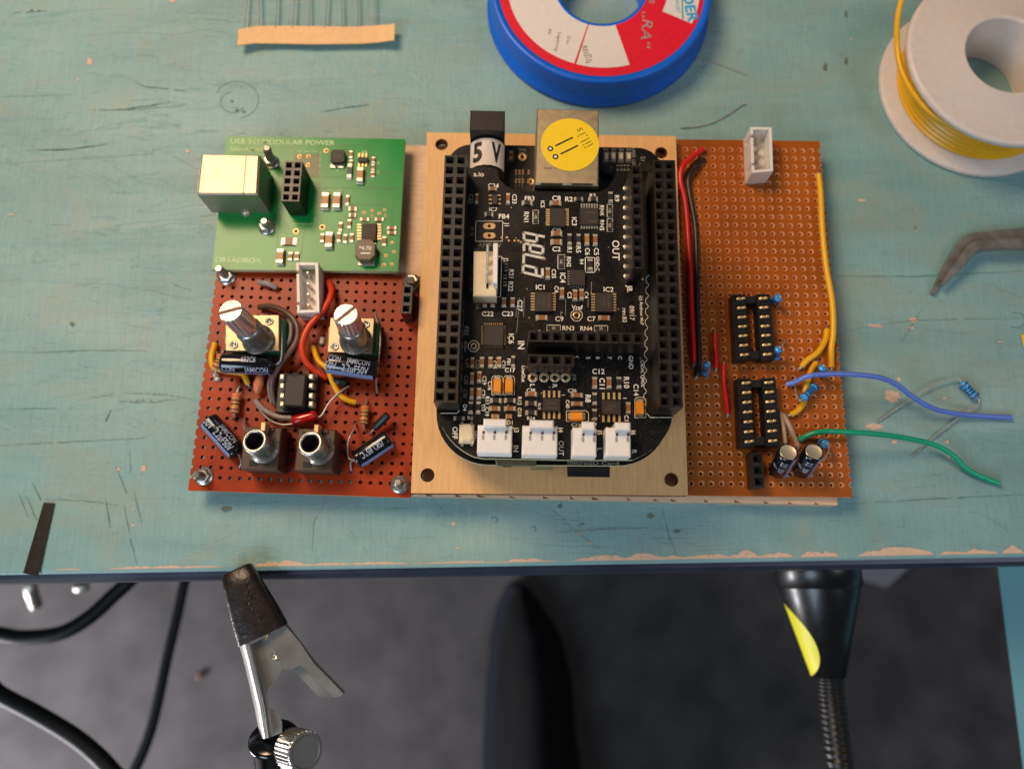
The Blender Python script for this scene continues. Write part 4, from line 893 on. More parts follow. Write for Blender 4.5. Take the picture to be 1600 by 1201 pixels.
ln([(773, 400), (784, 401), (782, 464), (772, 463.5)], .13)
ln([(914.5, 402), (929.5, 402.5), (929.5, 425.5), (914.5, 425.5)], .18, 0, True)
def octl(x, y, r, w=.14): ln([(x+r*math.cos(math.pi/8+i*math.pi/4), y+r*math.sin(math.pi/8+i*math.pi/4)) for i in range(8)], w, 0, True)
octl(901, 492.5, 9.5); octl(740, 540.7, 9)
for x in (832.5, 850, 867, 883.5): octl(x, 589.5, 7.6, .12)
for x, y, w, h in ((777, 602, 17, 30), (795.4, 602, 17, 30), (1000.5, 636.5, 17, 32)): ln([(x-w/2+3, y-h/2), (x+w/2-3, y-h/2), (x+w/2, y-h/2+3), (x+w/2, y+h/2), (x-w/2, y+h/2), (x-w/2, y-h/2+3)], .12, 0, True)
ln([(885, 641.5), (916, 641.5), (919.5, 645), (919.5, 658), (885, 658)], .12, 0, True)
for x, y, w, h in ((837, 339, 9, 21), (953, 329.5, 9, 20), (953, 352, 9, 20), (877, 409, 11, 22), (865, 512, 21, 9), (939, 513, 21, 9)):
    ln([(x-w/2, y-h/2), (x+w/2, y-h/2), (x+w/2, y+h/2), (x-w/2, y+h/2)], .1, 0, True)
for pl in ([(812, 465), (807, 520)], [(806.5, 477), (806.5, 495)], [(819, 465), (818, 495)], [(876, 487), (876, 496)], [(884, 467), (883.5, 493)], [(924, 440), (924, 458)], [(919, 467), (918.5, 480)]): ln(pl, .1, 1)
# scalloped outline beside the right strip, dashes beside the left one
sq = []
for i in range(23):
    y0 = 268+i*16.6; 
    if y0 > 420: sq += [(1014-(i-9)*.35, y0-4), (1010-(i-9)*.35, y0), (1010-(i-9)*.35, y0+6), (1014-(i-9)*.35, y0+10.6)]
ln(sq, .12)
ln([(1010, 645), (1016, 652), (1050, 652)], .12)
for i in range(22): ln([(729.5-i*.42, 262+i*17), (729.3-i*.42, 272+i*17)], .09, 1)
ln([(689, 645.5), (714, 645.5), (718, 641)], .14)
# logo: outlined slanted letters, read top to bottom
lg = lambda x, y: (800+x/12.01, 350+y/12.01)
LET = [[(590, 235), (225, 160), (225, 300), (462, 335), (470, 212)], [(225, 485), (225, 360), (585, 430), (575, 560), (335, 510), (345, 385)], [(218, 715), (222, 560), (580, 640)], [(212, 770), (450, 825), (455, 950)], [(570, 855), (572, 990), (205, 905), (212, 770)]]
for L_ in LET: ln([lg(*p) for p in L_], .62)
blk_z = CZ+.034; wz = CZ+.046
for L_ in LET: mb.line([at(*lg(*p), blk_z) for p in L_], .40, 2)
for L_ in LET: mb.line([at(*lg(*p), wz) for p in L_], .24, 0)
B.join(mb, len(BM)); BM += ['silk', 'silkdim', 'ink']
mb = MB()   # faint traces under the solder mask
def tr(pts, w=.13): mb.line([at(x, y, CZ+.012) for x, y in pts], w)
for i in range(6): tr([(800-i*1, 372-i*6+i), (818-i*2, 352-i*5), (818-i*2+8, 340-i*5)])
for i in range(5): tr([(790, 395+i*3.2), (835, 395+i*3.2), (842, 392+i*3.2)], .1)
for i in range(7): tr([(820+i*6, 478), (820+i*6, 488), (828+i*5, 500)], .1)
for i in range(6): tr([(765+i*6, 500), (765+i*6, 505), (762+i*7, 494)], .1)
for i in range(8): tr([(757+i*5.6, 541), (757+i*5.6, 548), (753+i*6.5, 554)], .1)
for i in range(6): tr([(906+i*5, 440+i), (912+i*6, 447), (930+i*4, 470)], .1)
for i in range(5): tr([(845, 400+i*4), (872, 400+i*4)], .09)
rnd_ = random.Random(3)
for i in range(95):
    x, y = rnd_.uniform(735, 1000), rnd_.uniform(310, 650); a_ = rnd_.choice((0, 45, 90, -45, 90)); L1, L2 = rnd_.uniform(6, 26), rnd_.uniform(4, 16)
    p1 = (x+L1*math.cos(math.radians(a_)), y+L1*math.sin(math.radians(a_))); a2 = a_+rnd_.choice((45, -45)); p2 = (p1[0]+L2*math.cos(math.radians(a2)), p1[1]+L2*math.sin(math.radians(a2)))
    for k in range(rnd_.choice((1, 1, 2, 3))): o_ = k*2.2; tr([(x+o_, y-o_), (p1[0]+o_, p1[1]-o_), (p2[0]+o_, p2[1]-o_)], .1)
tr([(1004, 430), (1003, 470)]); tr([(968, 455), (972, 520)]); tr([(830, 600), (826, 640)])
B.join(mb, len(BM)); BM += ['trace']
mb = MB()   # gold pads, vias and solder dots
for i in range(10): c = at(976.2+i*.1, 294+i*15.25, CZ); mb.blob(c, .5, .62, .22, half=True, m=1)
for x, y, r in ((901, 492.5, .95), (740, 540.7, .8), (832.5, 589.5, 1.0), (850, 589.5, 1.0), (867, 589.5, 1.0), (883.5, 589.5, 1.0)):
    c = at(x, y, CZ); mb.lathe(c, (0, 0, 1), [(r, .02), (r, .09), (r*.6, .09), (r*.55, .03)], 22, 0, cap=(False, False)); mb.disc(c+Vector((0, 0, .025)), r*.57, m=2)
for y in (353.2, 368):
    c = at(764.5, y, CZ+.03); K = 12; R1 = []
    for i in range(24):
        a_ = 2*math.pi*i/24; R1.append(c+Vector((.85*math.cos(a_)+(.62 if math.cos(a_) > 0 else -.62), .78*math.sin(a_), 0)))
    mb.poly(R1, 3); mb.disc(c+Vector((0, 0, .02)), .42, m=2)
for x, y in [(rnd_.uniform(735, 1000), rnd_.uniform(305, 700)) for _ in range(60)]: mb.disc(at(x, y, CZ+.018), .16, n=8, m=0)
for x, y in ((795, 376), (804, 376), (810, 376), (784, 371), (792, 371), (1004, 436), (967, 660), (926, 655), (795, 655), (788, 660), (814, 378), (846, 404), (851, 404), (843, 517)): mb.disc(at(x, y, CZ+.02), .28, n=12, m=0)
B.join(mb, len(BM)); BM += ['copper', 'solder', 'well', 'copper']; B.build('board', BM, cape)
def cp(x, y, w, h, kind='ceram', name='capacitor', ht=.55): return smd(cape, x, y, w, h, CZ, BR_, kind, name, ht)
for a in ((745, 311, 5, 16), (794, 311, 6, 17), (770, 296, 14, 6), (868, 318.5, 18, 7), (870, 365.5, 17, 8), (869.5, 379, 18, 8.5), (917, 375, 7, 18), (930, 375.5, 7, 18), (856, 427.5, 7, 18), (846.5, 497, 18, 8), (944, 497.5, 18, 8), (898.5, 461.5, 7, 18), (908.5, 460.5, 7, 18), (878, 458.5, 7, 18),
          (757.5, 472.5, 7, 15), (770, 472.5, 7, 15), (787.5, 472.5, 7, 15), (801, 472.5, 7, 15), (738, 566.5, 6, 16), (753, 566, 7, 17), (766.5, 566, 7, 17), (780, 566, 7, 17), (737.5, 591, 6, 18), (749, 589, 7, 18), (737, 615, 6, 18), (748.5, 615, 7, 18),
          (773, 638.6, 18, 7.5), (797, 638.6, 18, 7.5), (830, 616, 18, 7), (929, 598, 7.5, 18), (951.5, 598, 7.5, 18), (981.5, 637.5, 7, 18), (901.5, 617.5, 18, 7), (901.5, 631, 18, 7), (774, 651, 12, 7), (795, 651, 10, 7)): cp(*a, 'ceram' if a[1] % 3 else 'tan')
for a in ((824, 318, 17, 7), (904, 312, 14, 6), (927, 312, 15, 7), (954, 309, 7, 17), (764, 336, 14, 7), (890, 374.5, 6.5, 18), (904, 375, 6.5, 18), (922, 414, 8, 18), (802, 565, 6, 18), (774.8, 626, 18, 7.5), (797, 626, 18, 7.5), (830, 630.5, 18, 7.5), (830, 645, 18, 7.5), (967, 598, 7.5, 18), (929, 623, 7, 19), (929, 648, 7, 18), (717.5, 653.5, 17, 6.5), (791, 411, 5, 6), (789, 433, 5, 6), (791, 421, 5, 6), (789, 444, 5, 6)): cp(*a, 'resblk', 'resistor')
for x in (735.5, 747.5): cp(x, 637, 7, 19, 'black', 'diode', .8)
for x, y, w, h in ((837, 339, 6, 17), (953, 329.5, 6, 16), (953, 352, 6, 16), (877, 409, 8, 18), (865, 512, 17, 6), (939, 513, 17, 6)):
    mb = MB(); mb.pbox(x, y, w, h, CZ+.02, CZ+.5, BR_, .05)
    for i in range(4):
        t = (i+.5)/4-.5
        for s_ in (-1, 1):
            if h > w: mb.pbox(x+s_*w*.5, y+t*h, 2.2, 2.6, CZ+.02, CZ+.4, BR_, .05, 1)
            else: mb.pbox(x+t*w, y+s_*h*.5, 2.6, 2.2, CZ+.02, CZ+.4, BR_, .05, 1)
    mb.text('22' if h < w else '122', x, y, 3.6, CZ+.52, -90 if h > w else 0, 2, rot=BR_)
    mb.build('resistor_network', ['resblk', 'solder', 'silk'], cape)
def ic(x, y, w, h, sides, n, ll=7, name='chip', ht=1.1, mark=(), wd=2.4, off=2.5, m='pins'):
    o = chip_body(cape, x, y, w, h, CZ, ht, BR_, name, mark)
    pts = []
    for s_ in sides:
        if s_ in 'LR':
            X = x+(-1 if s_ == 'L' else 1)*(w/2+off); leads(o, [(X, yy) for yy in rows(y-h*.42, y+h*.42, n)], wd, ll, CZ, BR_, True, m)
        else:
            Y = y+(-1 if s_ == 'T' else 1)*(h/2+off); leads(o, [(xx, Y) for xx in rows(x-w*.42, x+w*.42, n)], wd, ll, CZ, BR_, False, m)
    return o
ic(773, 311.5, 9, 15, 'LR', 3, 5)
ic(871, 339, 24, 28, 'LR', 8, 7); ic(921, 337.5, 29, 26, 'TB', 7, 8, ht=1.0, mark=(('PMV', 925, 345, 5, 180), ('C', 916, 339, 5, 180), ('HVR4', 922, 332, 4, 180)), m='pad')
ic(902.5, 433.5, 24, 24, 'LB', 6, 3, off=2, wd=1.6, m='pad'); ic(849, 471, 27, 30, 'LR', 7, 7, mark=(('TI OPA', 857, 470, 4.4, -90), ('1340A', 850, 471, 4.4, -90), ('C14', 843, 471, 4, -90)))
ic(943.5, 472, 27, 30, 'LR', 7, 7, mark=(('TI OPA', 951, 471, 4.4, -90), ('1340A', 944, 472, 4.4, -90), ('C14', 938, 472, 4, -90))); ic(771, 523.5, 32, 32, 'LRTB', 9, 3, off=1.6, wd=1.4, ht=1.0)
ic(862, 632, 28, 20, 'TB', 4, 11, off=6.5, wd=3.8, mark=(('LM1A7', 861, 630, 4, 180), ('M4824', 862, 637, 4, 180))); ic(955.5, 636, 30, 22, 'TB', 4, 11, off=6.5, wd=3.8, mark=(('25CC', 956, 634, 4, 180), ('LM20', 950, 639, 4, 180)))
for x, y, w, h in ((777, 602, 12.5, 26), (795.4, 602, 12.5, 26), (1000.5, 636.5, 12.5, 25), (901, 649.5, 25, 12.5)):
    v = h > w; mb = MB(); mb.pbox(x, y, w*(1 if v else .82), h*(.82 if v else 1), CZ+.1, CZ+1.9, BR_, .2)
    for s_ in (-1, 1): mb.pbox(x+(0 if v else s_*w*.44), y+(s_*h*.44 if v else 0), w*(.8 if v else .2), h*(.2 if v else .8), CZ+.02, CZ+1.0, BR_, .15, 1)
    mb.build('tantalum_capacitor', ['tant', 'solder'], cape)
# reset button
mb = MB(); mb.pbox(729, 677, 23, 29, CZ+.02, CZ+1.7, BR_, .2)
for dx in (-7, 8):
    for dy in (-17, 17): mb.pbox(729+dx, 677.5+dy, 4, 4, CZ+.02, CZ+.5, BR_, .1, 1)
bt = mb.build('push_button', ['cream', 'solder'], cape)
mb = MB(); c = at(729, 676, CZ+1.7); mb.loft([[c+Vector((x_*1.45*s_, y_*1.95*s_, z_)) for x_, y_ in ((.6, -1), (1, -.6), (1, .6), (.6, 1), (-.6, 1), (-1, .6), (-1, -.6), (-.6, -1))] for s_, z_ in ((1, 0), (1, .45), (.85, .7))], 0); mb.build('button_cap', 'cream', bt)
def mx_conn(x0, x1, y0, y1, lx0, lx1, ly0, pins, zt=CZ+5.2):
    """white shrouded header lying on the board edge with raised latch wall and tin pins"""
    mb = MB(); mb.pbox((x0+x1)/2, (y0+y1)/2, x1-x0, y1-y0, CZ+.05, zt, BR_, .25)
    mb.pbox((lx0+lx1)/2+.5, ly0+6, lx1-lx0, 13.5, CZ+.3, zt+1.8, BR_, .3)
    o = mb.build('white_connector', 'white', cape)
    for px in pins:
        c = MB(); c.pbox(px, y0+11, 3.4, 4.2, zt-.3, zt+.25, BR_, .08, 0); c.build('pin', 'bandbr', o)
        c = MB(); c.pbox(px-.6, y0+19, 4.0, 8, zt-.2, zt+.03, BR_, 0, 0); c.build('pin_shade', 'silver', o)
mx_conn(746, 800, 664, 708, 755, 791, 654.5, (755.5, 773, 791)); mx_conn(816, 871, 665, 711, 827.5, 865, 656.5, (829, 847.5, 865.5))
mx_conn(895, 932, 667.5, 712.5, 909, 929.5, 659, (911.5, 929)); mx_conn(947, 985.5, 667.5, 713, 961, 985, 660, (964, 981.5))
# four-way connector J2 near the left strip, with one tall wall
zt = CZ+4.6
mb = MB(); mb.quad([at(740, 392, zt), at(777, 392.5, zt), at(776, 463, zt), at(739, 462.5, zt)], CZ+.05, .25)
o = mb.build('white_connector', 'cream', cape); mb = MB()
mb.quad([at(770.5, 379, zt+3.4), at(778, 379, zt+3.4), at(777, 443, zt+3.4), at(770.5, 441, zt+3.4)], CZ+1, .3); mb.build('latch_wall', 'white', o)
for x, y in ((762, 382), (762, 397), (761.5, 412), (761, 428)):
    c = MB(); c.tube([at(x, y, zt+2.0), at(x-.3, y+14, zt+.5)], .34, 8, 0, smooth=False); c.build('pin', 'pad', o)
mb = MB(); mb.line([at(761, 432, zt+.03), at(761.5, 449, zt+.03)], .55); mb.build('pin_slot', 'well', o)
# ------------------------------------------------------------------ solder reel, upper middle
c = Vector((27.6, 166.8, 0)); reel = empty('solder_reel', c, 0, 'flat blue plastic solder reel with red and white label', 'solder reel')
H_ = 10.8; Ro = 32.3
mb = MB(); mb.lathe(c, (0, 0, 1), [(12.6, .3), (Ro+.9, .05), (Ro+1.3, .6), (Ro+1.2, 1.8), (Ro+.2, 2.4), (Ro-.2, 5), (Ro-.2, H_-2.6), (Ro, H_-1.6), (Ro, H_-.4), (Ro-.4, H_), (Ro-1.6, H_), (Ro-1.8, H_-.25), (13.6, H_-.25), (13.2, H_-.25), (12.8, H_-.4), (12.6, H_-1), (12.6, .3)], 96, cap=(False, False))
mb.build('body', 'spoolb', reel)
mb = MB(); zl = H_-.2; C3 = V(c, 0)
def angp(x, y): p = at(x, y, H_); return math.atan2(p.y-c.y, p.x-c.x)
mb.disc(V(c, zl), Ro-2.2, 13.8, 96, 0)
a_end, a_line, a_in = angp(984, 101), angp(898, 102), angp(963, 29)
def secp(a0, a1, r0, r1, m, z=zl+.03): mb.disc(V(c, z), r1, r0, 96, m, a0, a1)
secp(a_line+.012, a_end, 13.8, 27.4, 1); secp(a_line-1.9, a_line-.012, 13.8, 27.4, 1)
a0 = angp(1084, 38); secp(a0, a0+.62, 19.5, 28.8, 1)
def rt(t, x, y, h, ang, m, w=None, bold=0, shear=0): mb.text(t, x, y, h, zl+.06, ang, m, w, bold=bold, shear=shear)
rt('„RA“', 1011, 46, 17, -97, 2, 54, .0, .2); rt('e', 1021, 3, 13, -97, 2); rt('DER', 1079, 13, 16, -83, 3, 44, .03); rt('SUPPORT', 1058, 6, 6, -83, 3, 30, 0); rt('Legierung', 872, 66, 5, -100, 5, 30); rt('Ø mm', 888, 63, 5, -100, 5, 12); rt('REG', 915, 80, 8, -80, 5, 16); rt('TLFa', 920, 92, 9, -90, 5, 14); rt('Pb', 859, 50, 5, -90, 5, 8)
mb.line([at(1066, 0, zl+.07), at(1067, 30, zl+.07)], .4, 4)
mb.build('label', ['spoolr', 'spoolw', 'silver', 'cyan', 'wgreen', 'chipmark'], reel)
# ------------------------------------------------------------------ yellow wire spool, upper right
c = Vector((139.2, 139.6, 0)); sp = empty('wire_spool', c, 0, 'milky white plastic spool wound with yellow wire', 'wire spool')
mb = MB()
mb.lathe(c, (0, 0, 1), [(11.5, .1), (28.2, .1), (28.5, .5), (28.5, 1.6), (28.1, 2.0), (20, 2.2)], 96, cap=(False, False)); mb.build('flange', 'spoolw2', sp)
mb = MB(); mb.lathe(c, (0, 0, 1), [(20, 14.8), (27.4, 15.0), (27.9, 15.4), (27.9, 16.5), (27.4, 17.1), (26.6, 17.2), (13.2, 16.9), (12.6, 17.2), (12.0, 17.1), (11.6, 16.4), (11.5, .1)], 96, cap=(False, False)); mb.build('flange', 'spoolw2', sp)
pr = [(20, 2.1)]
for i in range(8): z_ = 2.1+i*1.6; pr += [(23.4, z_+.1), (24.0, z_+.45), (24.15, z_+.8), (24.0, z_+1.15), (23.4, z_+1.5)]
pr += [(20, 15)]
mb = MB(); mb.lathe(c, (0, 0, 1), pr, 96, cap=(False, False)); mb.build('wound_wire', 'wyel', sp)
mb = MB(); pts = P3([(1430, -60), (1410, -5), (1402, 35), (1402, 75), (1408, 108), (1424, 141), (1450, 172), (1480, 194), (1515, 214)], [24, 20, 17, 14.5, 13.6, 13.2, 13, 13, 12.5])
mb.tube(pts, .8, 12); mb.build('loose_wire', 'wyel', sp)
# ------------------------------------------------------------------ taped component strip, top left
z_ = 2.6; ts = empty('component_tape', at(490, 55, 0), 0, 'strip of tan paper tape holding a row of thin wire leads', 'tape strip')
tp = [(372.5, 46), (402, 41), (440, 40.5), (490, 41), (552, 42), (590, 40), (617, 37.5)]; bt_ = [(371, 71), (397, 67.5), (440, 68), (490, 69), (565, 68), (592, 66), (616, 62.5)]
mb = MB()
zz = [3.2, 2.6, 2.2, 2.4, 2.3, 2.6, 3.6]
A = P3(tp, zz); B = P3(bt_, zz)
for i in range(6):
    mb.add([A[i], A[i+1], B[i+1], B[i]], [(3, 2, 1, 0)], 0, True); mb.add([p-Vector((0, 0, .45)) for p in (A[i], A[i+1], B[i+1], B[i])], [(0, 1, 2, 3)], 0, True)
for s_ in (A, B):
    for i in range(6): mb.add([s_[i], s_[i+1], s_[i+1]-Vector((0, 0, .45)), s_[i]-Vector((0, 0, .45))], [(0, 1, 2, 3)], 0)
mb.build('paper_tape', 'masktape', ts)
for xt, xb in ((385, 381.5), (404.5, 404.5), (431.5, 430), (460, 457), (482, 482.5), (510, 507), (533, 534), (558, 559), (584, 584)):
    mb = MB(); mb.tube([at(xt+(xt-xb)*.6, -50, 2.2), at(xt, 0, 2.1), at(xb, 44, 2.2)], .24, 8); mb.build('lead', 'lead', ts)
# ------------------------------------------------------------------ tweezers
tz = empty('tweezers', at(1540, 380, 0), 0, 'bent grey steel tweezers lying open at the right edge', 'tweezers')
def arm(px, ws, ths, zs):
    mb = MB(); pts = P3(px, zs)
    q = []; P0 = [pts[0]*2-pts[1]]+pts+[pts[-1]*2-pts[-2]]; wv = []
    for i in range(1, len(P0)-2):
        a_, b_, c_, d_ = P0[i-1:i+3]
        for j in range(6):
            t = j/6; q.append(.5*((2*b_)+(c_-a_)*t+(2*a_-5*b_+4*c_-d_)*t*t+(3*b_-a_-3*c_+d_)*t**3)); wv.append((ws[i-1]*(1-t)+ws[i]*t, ths[i-1]*(1-t)+ths[i]*t))
    q.append(pts[-1]); wv.append((ws[-1], ths[-1])); R = []
    for i, p in enumerate(q):
        d_ = (q[min(i+1, len(q)-1)]-q[max(i-1, 0)]).normalized(); n_ = Vector((-d_.y, d_.x, 0)).normalized(); w_, t_ = wv[i]
        R.append([p+n_*w_/2*x_+Vector((0, 0, t_/2*y_)) for x_, y_ in ((-1, -1), (1, -1), (1, .5), (.75, 1), (-.75, 1), (-1, .5))])
    mb.loft(R, 0, False); return mb.build('arm', 'tweez', tz)
t8 = lambda x, y: (1180+x/2.61, 340+y/2.61)
arm([t8(*p) for p in ((1290, 55), (1100, 68), (960, 80), (880, 92), (830, 135), (770, 225), (722, 312))], [4.6, 3.6, 3.2, 3.4, 2.8, 2.0, 1.0], [1.6]*4+[1.5, 1.2, .8], [3.0, 2.8, 2.6, 2.4, 2.0, 1.4, .9])
arm([t8(*p) for p in ((1290, 112), (1100, 108), (960, 112), (893, 122), (850, 170), (800, 228), (760, 275))], [4.6, 3.4, 3.0, 3.0, 2.6, 1.9, 1.0], [1.6]*4+[1.5, 1.2, .8], [4.8, 4.8, 4.6, 4.4, 4.0, 3.4, 2.9])
# ------------------------------------------------------------------ loose bits on the bench
a, b = at(1502, 597, 1.3), at(1526, 622, 1.3)
lr = MB(); o = resistor(None, a, b, 1.25, 'resblue', bk, P3([(1497, 592), (1482, 593), (1456, 602), (1417, 627), (1371, 659)], [1.5, 1.6, 1.6, 1.1, .4]), P3([(1530, 624), (1527, 633), (1506, 647), (1470, 674), (1425, 712)], [1.5, 1.5, 1.2, .8, .4]))
tag(o, 'loose blue banded resistor with long bent leads lying on the bench', 'resistor')
def clipping(px, r, label, name='wire_offcut', tipm=True):
    mb = MB(); mb.tube(P3(px, [r+.05]*len(px)), r*.8, 8)
    if tipm: mb.blob(at(px[-1][0], px[-1][1], r+.2), .5, .4, .4)
    mono(name, label, 'wire offcut', mb, 'lead', None)
clipping([(1064, 200), (1090, 198), (1115, 191), (1140, 178), (1163, 162)], .26, 'curved thin wire offcut lying between the blue reel and the right board')
clipping([(1078, 90), (1100, 94), (1130, 103), (1168, 118)], .2, 'straight wire offcut beside the right side of the blue reel', tipm=False)
mb = MB(); q = [(68, 785), (84.5, 786), (60, 900), (36, 895)]
mb.loft([[at(x, y, z) for x, y in q][::-1] for z in (.08, .5)], 0)
mono('black_strip', 'narrow black film strip hanging over the bench edge at far left', 'plastic strip', mb, 'strip')
mb = MB(); mb.loft([[at(x, y, z) for x, y in ((1596, 523), (1625, 520), (1625, 540), (1599, 540))][::-1] for z in (.06, .4)], 0)
mono('yellow_scrap', 'tiny yellow scrap cut off by the right edge of the photo', 'scrap', mb, 'sticker')
# ------------------------------------------------------------------ helping-hand clip over the bench edge
k8 = lambda x, y: (320+x/3.52, 860+y/3.52)
def K(x, y, z): return at(*k8(x, y), z)
clip = empty('crocodile_clip', K(350, 600, 0), 0, 'steel crocodile clip with dark rubber boot pointing up at the bench edge', 'clip')
mb = MB(); u_ = None
a, b = K(172, 100, 4), K(322, 462, 2); ax = (b-a).normalized(); s_ = Vector((-ax.y, ax.x, 0)).normalized(); up = ax.cross(s_)
if up.z < 0: up = -up
R = []
for t, w_, h_ in ((0, 3.3, 1.7), (.02, 3.9, 2.2), (.25, 4.6, 2.6), (.5, 5.3, 2.9), (.75, 5.9, 3.3), (1, 6.3, 3.6)):
    p = a+(b-a)*t; R.append([p+s_*w_*math.copysign(abs(math.cos(q_))**.8, math.cos(q_))+up*h_*math.copysign(abs(math.sin(q_))**.6, math.sin(q_)) for q_ in [2*math.pi*i/28 for i in range(28)]])
R[-1] = [p+ax*(1.2 if (p-b).dot(s_) > 0 else -.2)*(-1)*0 for p in R[-1]]
mb.loft(R, 0, True)
for i in range(2, 9): mb.blob(K(190+i*13+random.uniform(-14, 14), 130+i*32, 5.6-.1*i+.6), random.uniform(.3, .7), .4, .4, 8)
mb.build('rubber_boot', 'boot', clip)
def plate3(pts, z0, z1, m=0, mbx=None):
    mbx.loft([[K(x, y, z0) for x, y in pts][::-1], [K(x, y, z1) for x, y in pts][::-1]], m)
mb = MB()   # fixed jaw: folded channel narrowing to the stem
R = []
for (x0, y0, x1, y1) in ((190, 520, 250, 510), (212, 600, 275, 600), (245, 740, 305, 735), (275, 870, 335, 862), (308, 1035, 355, 1028)):
    A_, B_ = K(x0, y0, -1), K(x1, y1, 4.5); A2 = K(x0, y0, -3); m_ = K((x0*.75+x1*.25), (y0*.75+y1*.25), 2.5); m2_ = K((x0*.4+x1*.6), (y0*.4+y1*.6), 4.5); B2 = K(x1+4, y1, 2.0)
    R.append([A2, A_, m_, m2_, B_, B2, K((x0+x1)/2, (y0+y1)/2, -2)])
mb.loft(R, 0, True)
mb.build('fixed_jaw', 'clipst', clip)
mb = MB(); plate3([(255, 515), (320, 480), (385, 495), (425, 540), (437, 590), (425, 650), (395, 710), (362, 738), (345, 760), (352, 860), (395, 880), (425, 940), (425, 1000), (358, 1025), (330, 920)], 1.0, 1.8, 0, mb); mb.build('side_plate', 'clipst', clip)
mb = MB(); plate3([(340, 470), (435, 402), (520, 500), (600, 620), (700, 720), (762, 785), (742, 803), (705, 803), (610, 712), (528, 628), (480, 650), (432, 652)], 1.9, 2.7, 0, mb)
R = [[K(435, 402, 2.7), K(450, 402, 0), K(455, 402, -2)], [K(600, 620, 2.7), K(608, 612, 0), K(612, 608, -2)], [K(762, 785, 2.7), K(770, 778, 0), K(772, 774, -2)]]
for i in range(2):
    for j in range(2): mb.add([R[i][j], R[i+1][j], R[i+1][j+1], R[i][j+1]], [(0, 1, 2, 3)], 0, True)
plate3([(480, 648), (526, 630), (700, 802), (632, 806)], -1.5, -.8, 0, mb); mb.build('lever', 'clipst', clip)
mb = MB(); mb.lathe(K(391, 575, 2.2), (0, 0, 1), [(1.1, -.6), (1.1, .3), (.85, .5), (.5, .1), (.01, 0)], 18, cap=(False, False)); mb.build('rivet', 'steel', clip)
mb = MB(); mb.tube([K(335, 485, 1.5), K(345, 465, 2.6), K(352, 450, 2)], .35, 8); mb.build('spring', 'copper', clip)
hold = empty('clip_holder', K(400, 1150, -5), 0, 'gloss black tube with knurled steel thumbscrew at the bottom edge', 'clip holder')
mb = MB(); a, b = K(378, 1025, -1.5), K(420, 1400, -14); mb.lathe(a, b-a, [(2.2, -.5), (5.6, -.4), (6.1, .3), (6.1, 1), (5.4, 2), (5.2, 30)], 36); mb.build('tube', 'blkgloss', hold)
ka = K(485, 1085, 2); kb = K(556, 1105, 6.5)
mb = MB(); ax = (kb-ka).normalized(); L = (kb-ka).length; n = 64; u_, w_ = mb.frame(ax)
def kr2(t, r_, dp): return [ka+ax*t+(u_*math.cos(2*math.pi*i/n)+w_*math.sin(2*math.pi*i/n))*(r_-(dp if i % 2 else 0)) for i in range(n)][::-1]
mb.loft([kr2(-1, 4.3, 0), kr2(-.6, 4.7, .3), kr2(L-.6, 4.7, .3), kr2(L, 4.3, 0), kr2(L+.02, 3.7, 0), kr2(L-.15, 3.4, 0)], 0, False); mb.cyl(ka-ax*6, ka, 1.8, n=16); mb.build('thumbscrew', 'clipst', hold)
# ------------------------------------------------------------------ flexible lamp under the bench edge
zl = -62; s_ = (CH-zl)/F
def Q(x, y, z=zl): return at(x, y, z)
lamp = empty('gooseneck_lamp', Q(1290, 960), 0, 'black cone lamp head on ribbed gooseneck below the bench edge', 'lamp')
a, b = Q(1277, 885), Q(1295, 1057); ax = b-a; L = ax.length
RA, RB = 62*s_, 24*s_
mb = MB(); mb.lathe(a, ax, [(RA*.6, -9), (RA*.98, -8), (RA*1.0, 6.2), (RA*.955, 6.4), (RA*.94, 7), (RB, L), (RB*.8, L+.2)], 64); mb.build('lamp_head', 'lampblk', lamp)
mb = MB(); nk = [Q(1296, 1050), Q(1299, 1090, zl), Q(1306, 1150, zl), Q(1318, 1230, zl), Q(1345, 1330, zl-10)]; q = []
P0 = [nk[0]*2-nk[1]]+nk+[nk[-1]*2-nk[-2]]; R = []; K_ = 26
for i in range(1, len(P0)-2):
    a_, b_, c_, d_ = P0[i-1:i+3]
    for j in range(K_): t = j/K_; q.append(.5*((2*b_)+(c_-a_)*t+(2*a_-5*b_+4*c_-d_)*t*t+(3*b_-a_-3*c_+d_)*t**3))
for i, p in enumerate(q[:-1]):
    d_ = (q[i+1]-p).normalized(); R.append(mb.ring(p, d_, 20*s_*(1.0 if i % 4 in (1, 2) else .9), 22))
mb.loft(R, 0, True); mb.build('gooseneck', 'goose', lamp)
mb = MB(); u_, w_ = mb.frame(ax); axn = ax.normalized()
def cone(an, t): r_ = RA*.94+(RB-RA*.94)*(t-7)/(L-7)+.12; return a+axn*t+(u_*math.cos(an)+w_*math.sin(an))*r_
# find the angle that faces image-left and slightly up
best = max(range(72), key=lambda k: (lambda p: -(p-a).x-.42*(p-a).z)(cone(k*math.pi/36, 18)))
ac = best*math.pi/36; G_ = 12; vs = [cone(ac, 23)]
ring_ = []
for i in range(40):
    th = 2*math.pi*i/40; tt = 23+11.5*math.cos(th); rr = RA*.94+(RB-RA*.94)*(tt-7)/(L-7); ring_.append((ac+10.5*math.sin(th)/rr, tt))
for k in range(1, 6): vs += [cone(ac+(x_-ac)*k/5, 23+(t_-23)*k/5) for x_, t_ in ring_]
fs = [(0, 1+i, 1+(i+1) % 40) for i in range(40)]
for k in range(4): fs += [(1+k*40+i, 1+(k+1)*40+i, 1+(k+1)*40+(i+1) % 40, 1+k*40+(i+1) % 40) for i in range(40)]
mb.add(vs, fs, 0, True); mb.build('round_sticker', 'stickerl', lamp)
